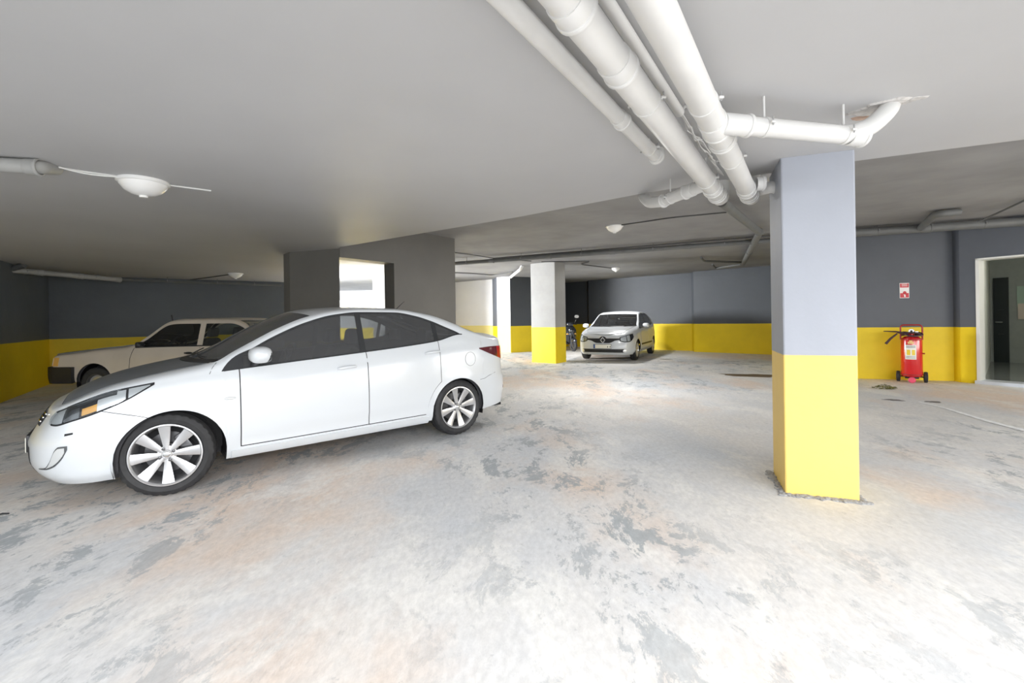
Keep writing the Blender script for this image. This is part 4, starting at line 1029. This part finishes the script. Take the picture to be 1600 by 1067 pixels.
# left-hand ceiling
lp = [P3(-60, 254, 2.385), P3(58, 261, 2.385), P3(86, 263, 2.44)]
pipe('drain_pipe', 'white pipe end with elbow at the left edge, left of the near dome lamp', lp, .048, M_pipemid, .05, [(P3(52, 261, 2.385), lp[1]-lp[0], .08)], [])
cable('white cable between the left pipe elbow and the near dome lamp', [P3(84, 260, 2.435), P3(130, 268, 2.435), P3(190, 276, 2.435)], .006, M_cablew)
cable('white cable end running right from the near dome lamp', [P3(262, 289, 2.435), P3(330, 298, 2.435)], .006, M_cablew)
cable('short loose white cable hanging by the near dome lamp', [P3(92, 261, 2.43), P3(130, 271, 2.42), P3(164, 275, 2.42), P3(186, 276, 2.43)], .006, M_cablew)
wa = P3(-20, 421, 2.33); wb = P3(188, 437, 2.33); wc = P3(440, 446, 2.34)
wa = wa+Vector((.25, -.1, 0))
pipe('drain_pipe', 'grey-white wall pipe under the ceiling at the far left', [wa, wb], .052, M_pipemid, .1, [(wa.lerp(wb, f), wb-wa, .12) for f in (.3, .62, .97)], [(wa.lerp(wb, f), wb-wa) for f in (.2, .75)], zc=ZL)
pipe('conduit', 'thinner grey pipe under the ceiling above the cream saloon', [wb, wc], .026, M_pipedark, .1, [], [(wb.lerp(wc, f), wc-wb) for f in (.25, .55, .8)], zc=ZL, seg=12)
pipe('branch_pipe', 'stubby grey branch rising from the wall pipe at the far left', [P3(12, 422, 2.33), P3(38, 414, 2.42)], .05, M_pipedark, .1, [], [], zc=ZL, seg=16)
cable('dark cable running to the dome lamp over the cream saloon', [P3(298, 437, 2.425), P3(330, 433, 2.43), P3(358, 429, 2.43)], .012, M_cable)

# broken plaster where the branch pipe enters the slab
def blotch(bm, c, r, n, zt, thick, seed, sx=1.0, sy=1.0, rot=0.0, hole=0.0):
    rn = random.Random(seed); ph = [rn.uniform(0, 6.28) for _ in range(5)]
    def rad(a): return r*(1+.18*math.sin(2*a+ph[0])+.12*math.sin(3*a+ph[1])+.09*math.sin(5*a+ph[2])+.06*math.sin(9*a+ph[3])+.04*math.sin(14*a+ph[4]))
    ca, sa = math.cos(rot), math.sin(rot); O = []; C_ = []
    for k in range(n):
        a = 2*PI*k/n; R_ = rad(a); x, y = R_*math.cos(a)*sx, R_*math.sin(a)*sy
        O.append(bm.verts.new((c[0]+x*ca-y*sa, c[1]+x*sa+y*ca, zt)))
        C_.append(bm.verts.new((c[0]+(x*ca-y*sa)*.85, c[1]+(x*sa+y*ca)*.85, zt+thick)))
    for k in range(n): bm.faces.new((O[k], O[(k+1) % n], C_[(k+1) % n], C_[k]))
    f = bm.faces.new(C_)
    bmesh.ops.recalc_face_normals(bm, faces=bm.faces[:])
bm = B(); c_ = P3(1372, 168, ZL); blotch(bm, c_, .11, 48, ZL+.002, -.010, 5, 1.25, .75, -.5); blotch(bm, P3(1415, 158, ZL), .05, 36, ZL+.002, -.006, 9, 1.7, .7, -.5)
M_plaster = pmat('raw_plaster_patch', (0.60, 0.58, 0.56), .9, noise=.35, nscale=25, bump=.8, bscale=30)
o = link_mesh('plaster_patch', bm, M_plaster, smooth=False); tag(o, 'rough broken plaster round the branch pipe on the ceiling', 'plaster patch')
bm = B(); blotch(bm, P3(1352, 182, ZL), .04, 24, ZL+.001, -.014, 3, 1.4, .6, -.4); ch = link_mesh('raw_brick_hole', bm, pmat('raw_brick', (.5, .36, .28), .9), o, smooth=False); ch['label'] = 'brownish raw edge of the hole'

# ------------------------------------------------------------------ dome lamps
def dome(label, p, zc, R=.17, watts=0):
    t = thing('ceiling_lamp', label, 'ceiling lamp', (p[0], p[1], zc), group='white dome lamps on the ceilings')
    bm = B(); lathe(bm, [(0, 0), (R, 0), (R+.004, -.010), (R+.002, -.022), (R-.012, -.028), (R-.02, -.02)], 40); link_mesh('lamp_ring', bm, M_lamp, t)
    bm = B(); lathe(bm, [(R-.012, -.024), (R-.018, -.044), (R-.05, -.082), (R-.095, -.108), (.03, -.118), (0, -.12)], 40); link_mesh('glass_dome', bm, M_lamp, t)
    bm = B(); lathe(bm, [(.026, -.112), (.030, -.122), (.026, -.132), (0, -.134)], 20); link_mesh('finial', bm, M_lamp, t)
    if watts:
        l = bpy.data.lights.new('dome_fill_light', 'AREA'); l.shape = 'DISK'; l.size = R*1.8; l.energy = watts; l.color = (1, .99, .97)  # added fill under the dome to brighten the floor; not known to be lit
        o = bpy.data.objects.new('dome_fill_light', l); COL.objects.link(o); o.parent = t; o.location = (0, 0, -.14)
dome('large white dome lamp nearest the camera on the left ceiling', fl(224, 283, ZL), ZL)
dome('white dome lamp above the cream old saloon', fl(368, 427, ZL), ZL, .155)
dome('white dome lamp on the back ceiling, nearer one over the facing white car', fl(960, 353, ZH), ZH, .155, 85)
dome('small far white dome lamp right above the facing white car', fl(962, 418.5, ZH), ZH, .15, 70)

# ------------------------------------------------------------------ doorway and the lobby behind
rr3 = Vector(r3).to_3d(); dv3 = ddv.to_3d()
nin = Vector((-ddv.y, ddv.x, 0))
M_frame = pmat('door_frame_cream', (0.80, 0.80, 0.76), .4)
M_lobby = pmat('lobby_wall_grey_green', (0.40, 0.43, 0.40), .6, noise=.08)
M_lobw = pmat('lobby_wall_white', (0.75, 0.76, 0.72), .6)
M_tile = pmat('polished_lobby_floor', (0.25, 0.27, 0.26), .08, spec=.7)
fr = thing('door_1', 'cream door frame', 'door'); del fr['label']; del fr['category']; fr['kind'] = 'structure'
bm = B(); prism(bm, [tuple((rr3+dv3*a+nin*c)[:2]) for a, c in ((0, -.02), (.045, -.02), (.045, .28), (0, .28))], .05, 2.28); link_mesh('frame_jamb', bm, M_frame, fr, smooth=False)
bm = B(); prism(bm, [tuple((rr3+dv3*a+nin*c)[:2]) for a, c in ((DW-.045, -.02), (DW, -.02), (DW, .28), (DW-.045, .28))], .05, 2.28); link_mesh('frame_jamb', bm, M_frame, fr, smooth=False)
bm = B(); prism(bm, [tuple((rr3+dv3*a+nin*c)[:2]) for a, c in ((0, -.02), (DW, -.02), (DW, .28), (0, .28))], 2.25, 2.28); link_mesh('frame_head', bm, M_frame, fr, smooth=False)
bm = B(); prism(bm, [tuple((rr3+dv3*a+nin*c)[:2]) for a, c in ((-.02, -.05), (DW+.02, -.05), (DW+.02, .3), (-.02, .3))], 0, .06); link_mesh('threshold', bm, pmat('marble_threshold', (.62, .66, .72), .3), fr, smooth=False)
L0 = rr3+dv3*.03+nin*.27; L1 = Vector((*ray_at(1547, 11.3), 0)); L2 = Vector((*ray_at(1680, 10.2), 0)); L3 = rr3+dv3*(DW+1.2)+nin*.27
bm = B(); prism(bm, [tuple(p[:2]) for p in (L0-dv3*.05-nin*.01, L1, L2, L3)], 0, .055); struct('floor_lobby', bm, M_tile, smooth=False)
bm = B(); prism(bm, [tuple(p[:2]) for p in (L0-nin*.01, L1+Vector((-.3, .3, 0)), L2+Vector((.3, .3, 0)), L3)], 2.62, 2.75); struct('ceiling_lobby', bm, M_lobw, smooth=False)
wall('wall_lobby_left', [L0[:2], L1[:2]], M_lobw, z1=2.65, th=.08)
wall('wall_lobby_back', [L1[:2], L2[:2]], M_lobby, z1=2.65, th=.15)
wall('wall_lobby_right', [L2[:2], L3[:2]], M_lobby, z1=2.65, th=.1)
bdir = (L2-L1).normalized()
def on_lobby(px):  # intersection of the pixel ray with the lobby back wall
    k = ray_at(px, 1.0)[0]; t_ = (L1.x-k*L1.y)/(k*bdir.y-bdir.x); return L1+bdir*t_
da, db = on_lobby(1553), on_lobby(1577); bn = Vector((bdir.y, -bdir.x, 0))
dr = thing('door_2', '', 'door'); del dr['label']; del dr['category']; dr['kind'] = 'structure'
bm = B(); prism(bm, [tuple(p[:2]) for p in (da, db, db+bn*.06, da+bn*.06)], .055, 2.15); link_mesh('door_leaf', bm, pmat('dark_green_black_door', (.012, .02, .02), .25), dr, smooth=False)
for z in (.75, 1.35):
    bm = B(); prism(bm, [tuple((p)[:2]) for p in (da+bdir*.08+bn*.06, db-bdir*.08+bn*.06, db-bdir*.08+bn*.075, da+bdir*.08+bn*.075)], z, z+.008); link_mesh('door_moulding', bm, M_black, dr, smooth=False)
bm = B(); hpnt = db-bdir*.10+bn*.08; tube(bm, [hpnt+Vector((0, 0, 1.05)), hpnt+bn*.05+Vector((0, 0, 1.05)), hpnt+bn*.05-bdir*.12+Vector((0, 0, 1.05))], .012, 8); link_mesh('door_handle', bm, M_chrome, dr)
na, nb_ = on_lobby(1590), on_lobby(1602); nt_ = thing('wall_notice', 'pale framed notice on the lobby wall at the right edge', 'notice', (na+bn*.01))
bm = B(); v = nb_-na; prism(bm, [(0, 0), (v.x, v.y), (v.x+bn.x*.03, v.y+bn.y*.03), (bn.x*.03, bn.y*.03)], 1.42, 1.92); link_mesh('notice_board', bm, pmat('notice_green', (.45, .6, .5), .4), nt_, smooth=False)
bm = B(); prism(bm, [(bn.x*.03+v.x*.1, bn.y*.03+v.y*.1), (v.x*.9+bn.x*.03, v.y*.9+bn.y*.03), (v.x*.9+bn.x*.04, v.y*.9+bn.y*.04), (bn.x*.04+v.x*.1, bn.y*.04+v.y*.1)], 1.12, 1.5); link_mesh('notice_sheet', bm, pmat('notice_cream', (.8, .7, .6), .5), nt_, smooth=False)
lm = bpy.data.lights.new('lobby_lamp', 'POINT'); lm.energy = 30; lm.shadow_soft_size = .15; lm.color = (1, .96, .85); lo_ = bpy.data.objects.new('lobby_lamp', lm); COL.objects.link(lo_); lo_.location = (L0+L3)/2+nin*.8+Vector((0, 0, 2.4))

# ------------------------------------------------------------------ wheeled extinguisher and its sign
def extinguisher():
    p = fl(1425, 597); t = thing('fire_extinguisher', 'red wheeled fire extinguisher standing against the yellow band of the right wall', 'fire extinguisher', (p[0], p[1], 0), -.72)
    MR = pmat('red_enamel', (.62, .006, .01), .22, coat=.8); MRd = pmat('dark_red_frame', (.35, .01, .012), .35); Mh = pmat('hose_brown_black', (.05, .02, .025), .5); Mpk = pmat('pink_red_wheel', (.75, .08, .16), .4)
    bm = B(); lathe(bm, [(0, .10), (.10, .10), (.145, .12), (.158, .16), (.158, .78), (.145, .83), (.10, .86), (.045, .875), (.04, .92), (0, .92)], 40); body = link_mesh('cylinder_body', bm, MR, t)
    bm = B(); lathe(bm, [(.160, .14), (.163, .145), (.163, .155), (.160, .16)], 40); lathe(bm, [(.160, .80), (.1615, .803), (.1615, .812), (.156, .82)], 40); link_mesh('body_band', bm, MRd, body)
    bm = B(); tube(bm, arc_pts([(-.155, .02, .80), (-.155, .02, 1.08), (.155, .02, 1.08), (.155, .02, .80)], .06), .013, 10); link_mesh('handle_frame', bm, MRd, t)
    bm = B(); lathe(bm, [(0, .0), (.03, 0), (.03, .06), (.02, .08), (.02, .10), (0, .10)], 16, Matrix.Translation((0, 0, .90))); box(bm, (.03, 0, .95), (.14, .03, .025), None, .005); link_mesh('valve', bm, M_chrome, t)
    bm = B(); lathe(bm, [(0, .012), (.040, .012), (.044, .0), (.044, -.02), (0, -.02)], 24, Matrix.Translation((0, -.06, .965)) @ Matrix.Rotation(PI/2, 4, 'X')); g = link_mesh('pressure_gauge', bm, M_alloy, t)
    bm = B(); lathe(bm, [(0, .014), (.018, .014), (.018, .010)], 16, Matrix.Translation((0, -.06, .965)) @ Matrix.Rotation(PI/2, 4, 'X')); link_mesh('gauge_face', bm, M_black, g)
    bm = B(); pts = [Vector((.02, -.03, .95))]
    for i in range(48):
        a = i/47*2.4*2*PI; pts.append(Vector(((.150+.02*math.sin(i*.8))*math.cos(a), (.135)*math.sin(a), .90-.028*math.sin(i*.5)+.012*(i/47))))
    pts += [Vector((-.12, -.10, .93)), Vector((-.20, -.12, .94))]; tube(bm, pts, .016, 8); link_mesh('hose', bm, Mh, t)
    bm = B(); tube(bm, [(-.14, -.12, .94), (-.22, -.13, .955), (-.40, -.14, .965)], [.018, .014, .008], 8); tube(bm, [(-.20, -.13, .92), (-.30, -.14, .82), (-.37, -.15, .72)], [.014, .02, .024], 10); link_mesh('discharge_nozzle', bm, Mh, t)
    def plate(nm, z0, z1, a0, a1, r, mat, par):
        bm = B(); n = 10; V = []
        for i in range(n+1):
            a = a0+(a1-a0)*i/n; V.append((bm.verts.new((r*math.sin(a), -r*math.cos(a), z0)), bm.verts.new((r*math.sin(a), -r*math.cos(a), z1))))
        for i in range(n): bm.faces.new((V[i][0], V[i+1][0], V[i+1][1], V[i][1]))
        return link_mesh(nm, bm, mat, par)
    Mw = pmat('sticker_white', (.85, .84, .78), .4); My = pmat('sticker_yellow', (.85, .62, .05), .4); Mp = pmat('sticker_ochre', (.80, .52, .22), .4)
    l = plate('instruction_label', .44, .71, -.60, .42, .1600, Mw, t); l['label'] = 'white instruction sticker with yellow panels'
    plate('label_panel', .52, .62, -.45, -.12, .1608, My, l); plate('label_panel', .52, .62, .02, .30, .1608, My, l)
    for k in range(4): plate('label_line', .655+.012*k, .660+.012*k, -.5, .34, .1608, M_refld, l)
    for k in range(4): plate('label_line', .455+.014*k, .460+.014*k, -.5, .34, .1608, M_refld, l)
    plate('emblem_sticker', .73, .77, -.35, .20, .1602, Mp, t); plate('emblem_sticker', .77, .795, -.22, .08, .1602, Mp, t)
    for sg in (1, -1):
        bm = B(); lathe(bm, [(.02, -.03), (.085, -.03), (.10, -.02), (.10, .02), (.085, .03), (.02, .03)], 28, Matrix.Translation((.195*sg, .06, .10)) @ Matrix.Rotation(PI/2, 4, 'Y'))
        w = link_mesh('wheel', bm, M_tyre, t); bm = B(); lathe(bm, [(0, -.033), (.05, -.033), (.05, .033), (0, .033)], 20, Matrix.Translation((.195*sg, .06, .10)) @ Matrix.Rotation(PI/2, 4, 'Y')); link_mesh('wheel_hub', bm, M_pipedark, w)
    bm = B(); tube(bm, [(-.19, .06, .10), (.19, .06, .10)], .012, 8); box(bm, (0, .02, .085), (.20, .16, .03), None, .01); link_mesh('axle', bm, M_black, t)
    bm = B(); lathe(bm, [(0, -.025), (.04, -.025), (.055, -.01), (.055, .01), (.04, .025), (0, .025)], 24, Matrix.Translation((0, -.15, .056)) @ Matrix.Rotation(PI/2, 4, 'X') ); link_mesh('front_foot_wheel', bm, Mpk, t)
    bm = B(); tube(bm, [(0, -.10, .12), (0, -.15, .10)], .022, 8); tube(bm, [(.12, -.05, .55), (.185, -.06, .55)], .012, 8); link_mesh('support_bracket', bm, MRd, t)
extinguisher()
wd = (Vector(r1)-Vector(r0)).normalized()
def on_right(px):
    k = ray_at(px, 1.0)[0]; t_ = (r0[0]-k*r0[1])/(k*wd.y-wd.x); return Vector(r0)+wd*t_
sa, sb = on_right(1406), on_right(1421); sv = (sb-sa); wn = Vector((wd.y, -wd.x))
sg_ = thing('safety_sign', 'small red and white fire extinguisher sign on the dark wall above the extinguisher', 'sign', (sa.x, sa.y, 1.60), math.atan2(sv.y, sv.x))
SWd = sv.length; SH = .295
def plq(nm, x0, x1, z0, z1, y, mat, th=.003, par=sg_):
    bm = B(); box(bm, ((x0+x1)/2, -y, (z0+z1)/2), (x1-x0, th, z1-z0)); return link_mesh(nm, bm, mat, par, smooth=False)
Ms_r = pmat('sign_red', (.62, .02, .035), .4); Ms_w = pmat('sign_white', (.9, .86, .85), .4)
plq('sign_panel', 0, SWd, 0, SH, .004, Ms_w, .006); plq('sign_header', .008, SWd-.008, SH*.70, SH-.010, .009, Ms_r)
plq('sign_footer', .008, SWd-.008, .010, SH*.33, .009, Ms_r)
for k in range(3): plq('lettering_line', .03, SWd-.03, SH*.78+k*.020, SH*.78+k*.020+.007, .011, Ms_w, .002)
plq('extinguisher_pictogram', SWd*.46, SWd*.60, .02, SH*.21, .011, Ms_w, .002); plq('extinguisher_pictogram', SWd*.40, SWd*.58, SH*.21, SH*.24, .011, Ms_w, .002)
bm = B(); n_ = 12; V = [bm.verts.new((SWd*.52+.03*math.cos(2*PI*i/n_), -.0105, SH*.34+.03*math.sin(2*PI*i/n_)*1.2)) for i in range(n_)]; bm.faces.new(V); link_mesh('flame_pictogram', bm, Ms_r, sg_, smooth=False)

# ------------------------------------------------------------------ scooter by the far column
def scooter():
    p = ray_at(892, 17.5); t = thing('motor_scooter', 'black motor scooter half hidden behind the slim far column', 'motor scooter', (p[0], p[1]+.35, 0), .35)
    Mb = pmat('scooter_black', (.02, .024, .035), .2, coat=1.0)
    def wheel_(y):
        e = bpy.data.objects.new('wheel', None); COL.objects.link(e); e.parent = t; e.location = (0, y, .235); M = Matrix.Rotation(PI/2, 4, 'Y')
        bm = B(); lathe(bm, [(.14, -.045), (.20, -.055), (.23, -.03), (.235, 0), (.23, .03), (.20, .055), (.14, .045)], 32, M); link_mesh('tyre', bm, M_tyre, e)
        bm = B(); lathe(bm, [(0, -.03), (.05, -.035), (.06, -.01), (.135, -.012), (.145, -.045), (.145, .045), (.135, .012), (.06, .01), (.05, .035), (0, .03)], 32, M); link_mesh('rim', bm, M_alloyd, e)
    wheel_(-.30); wheel_(1.0)
    bm = B()
    for sx in (-.075, .075): tube(bm, [(sx, -.30, .235), (sx, -.20, .62)], .018, 8)
    link_mesh('front_fork', bm, M_black, t)
    bm = B(); ellipsoid(bm, (0, -.28, .42), (.085, .24, .10), 2.6); link_mesh('front_mudguard', bm, Mb, t)
    bm = B(); n = 10; V = []
    prof = [(.30, .10, -.06), (.42, .22, -.12), (.62, .31, -.16), (.86, .27, -.14), (1.02, .16, -.06)]
    for z, w, y in prof: V.append([bm.verts.new((w*math.sin(a), y+.16*(1-math.cos(a)), z)) for a in [(-1.3+2.6*i/n) for i in range(n+1)]])
    for j in range(len(V)-1):
        for i in range(n): bm.faces.new((V[j][i], V[j][i+1], V[j+1][i+1], V[j+1][i]))
    o = link_mesh('front_fairing', bm, Mb, t); sm = o.modifiers.new('th', 'SOLIDIFY'); sm.thickness = .02
    bm = B(); ellipsoid(bm, (0, -.15, .80), (.12, .06, .06), 2.4); link_mesh('headlamp', bm, M_refld, t)
    for sx in (-1, 1):
        bm = B(); ellipsoid(bm, (sx*.17, -.12, .68), (.045, .05, .03), 2.2); link_mesh('indicator', bm, M_amber, t)
        bm = B(); tube(bm, [(sx*.20, .02, 1.06), (sx*.26, .0, 1.2), (sx*.29, .0, 1.30)], .008, 6); ellipsoid(bm, (sx*.30, -.005, 1.37), (.105, .022, .07), 2.5, M=Matrix.Identity(4)); m_ = link_mesh('rear_view_mirror', bm, M_black, t)
        bm = B(); ellipsoid(bm, (sx*.30, -.024, 1.37), (.094, .006, .060), 2.5); link_mesh('mirror_face', bm, M_pipe, m_)
    bm = B(); ellipsoid(bm, (0, -.02, 1.06), (.15, .10, .09), 2.4); link_mesh('handlebar_cowl', bm, Mb, t)
    bm = B(); tube(bm, [(-.34, .08, 1.05), (-.2, .02, 1.07), (0, 0, 1.06), (.2, .02, 1.07), (.34, .08, 1.05)], .016, 8); link_mesh('handlebar', bm, M_black, t)
    bm = B(); box(bm, (0, .22, .30), (.36, .46, .05), None, .02); link_mesh('footboard', bm, M_black, t)
    bm = B(); ellipsoid(bm, (0, .80, .52), (.20, .48, .24), 3); link_mesh('rear_body', bm, Mb, t)
    bm = B(); ellipsoid(bm, (0, .76, .80), (.16, .42, .08), 3); link_mesh('seat', bm, M_black, t)
    bm = B(); tube(bm, [(-.12, .35, .24), (-.20, .36, .02), (.20, .36, .02), (.12, .35, .24)], .014, 8); link_mesh('centre_stand', bm, M_steel, t)
scooter()

# ------------------------------------------------------------------ small things and marks on the floor
flo = bpy.data.objects['floor']
M_damp = pmat('damp_stain', (.13, .09, .06), .35); M_mortar = pmat('pale_mortar_streak', (.93, .94, .95), .9, noise=.2, nscale=20)
def stain(name, px, py, r, sx, sy, rot, mat, seed):
    bm = B(); p = fl(px, py); blotch(bm, p, r, 56, -.003, .006, seed, sx, sy, rot); o = link_mesh(name, bm, mat, flo, smooth=False); return o
stain('damp_stain', 1178, 586.5, .50, 1.4, .55, -.45, M_damp, 2)
stain('damp_stain', 1396, 625, .095, 1.5, .75, -.3, pmat('dark_stain', (.17, .16, .16), .8), 5); stain('damp_stain', 1458, 628, .095, 1.3, .7, -.3, bpy.data.materials['dark_stain'], 6)
bm = B(); a = Vector(fl(1435, 628)); c = Vector(fl(1640, 683)); rn = random.Random(2); up_, dn = [], []
for i in range(40):
    f = i/39; p = a.lerp(c, f); w = .018+.035*rn.random()*f+.03*f; nn = Vector((-(c-a).y, (c-a).x)).normalized(); p = p+nn*.03*math.sin(f*7)
    up_.append(bm.verts.new((p.x+nn.x*w, p.y+nn.y*w, .004))); dn.append(bm.verts.new((p.x-nn.x*w*.7, p.y-nn.y*w*.7, .004)))
for i in range(39): bm.faces.new((dn[i], dn[i+1], up_[i+1], up_[i]))
link_mesh('mortar_streak', bm, M_mortar, flo, smooth=False)
p = fl(1382, 607); t = thing('leaf_clump', 'small clump of dry olive-green leaves on the floor near the extinguisher', 'leaves', (p[0], p[1], 0)); rn = random.Random(6)
M_leaf = pmat('dry_olive_leaf', (.16, .15, .03), .8, noise=.4, nscale=20)
for i in range(80):
    a = rn.random()*6.28; d = rn.random()**.6*.15; bm = B(); L = rn.uniform(.04, .08); w = L*.28
    M = Matrix.Translation((d*math.cos(a)*1.3, d*math.sin(a), .012+.07*rn.random()*(1-d/.16))) @ Matrix.Rotation(rn.random()*6.28, 4, 'Z') @ Matrix.Rotation(rn.uniform(-.5, .5), 4, 'X') @ Matrix.Rotation(rn.uniform(-.3, .3), 4, 'Y')
    ps = [(-L/2, 0, 0), (-L*.2, -w/2, .004), (L*.2, -w/2, .004), (L/2, 0, 0), (L*.2, w/2, .004), (-L*.2, w/2, .004)]; V = [bm.verts.new(M @ Vector(q)) for q in ps]; m0_ = bm.verts.new(M @ Vector((0, 0, -.004)))
    for k in range(6): bm.faces.new((V[k], V[(k+1) % 6], m0_))
    link_mesh('leaf', bm, M_leaf, t, smooth=False)
bm = B(); a = fl(-6, 806); c = fl(14, 804); tube(bm, [(a[0], a[1], .006), ((a[0]+c[0])/2, (a[1]+c[1])/2, .012), (c[0], c[1], .008)], .005, 6); tag(link_mesh('twig', bm, M_black), 'thin dark twig on the floor at the left edge of the picture', 'twig')
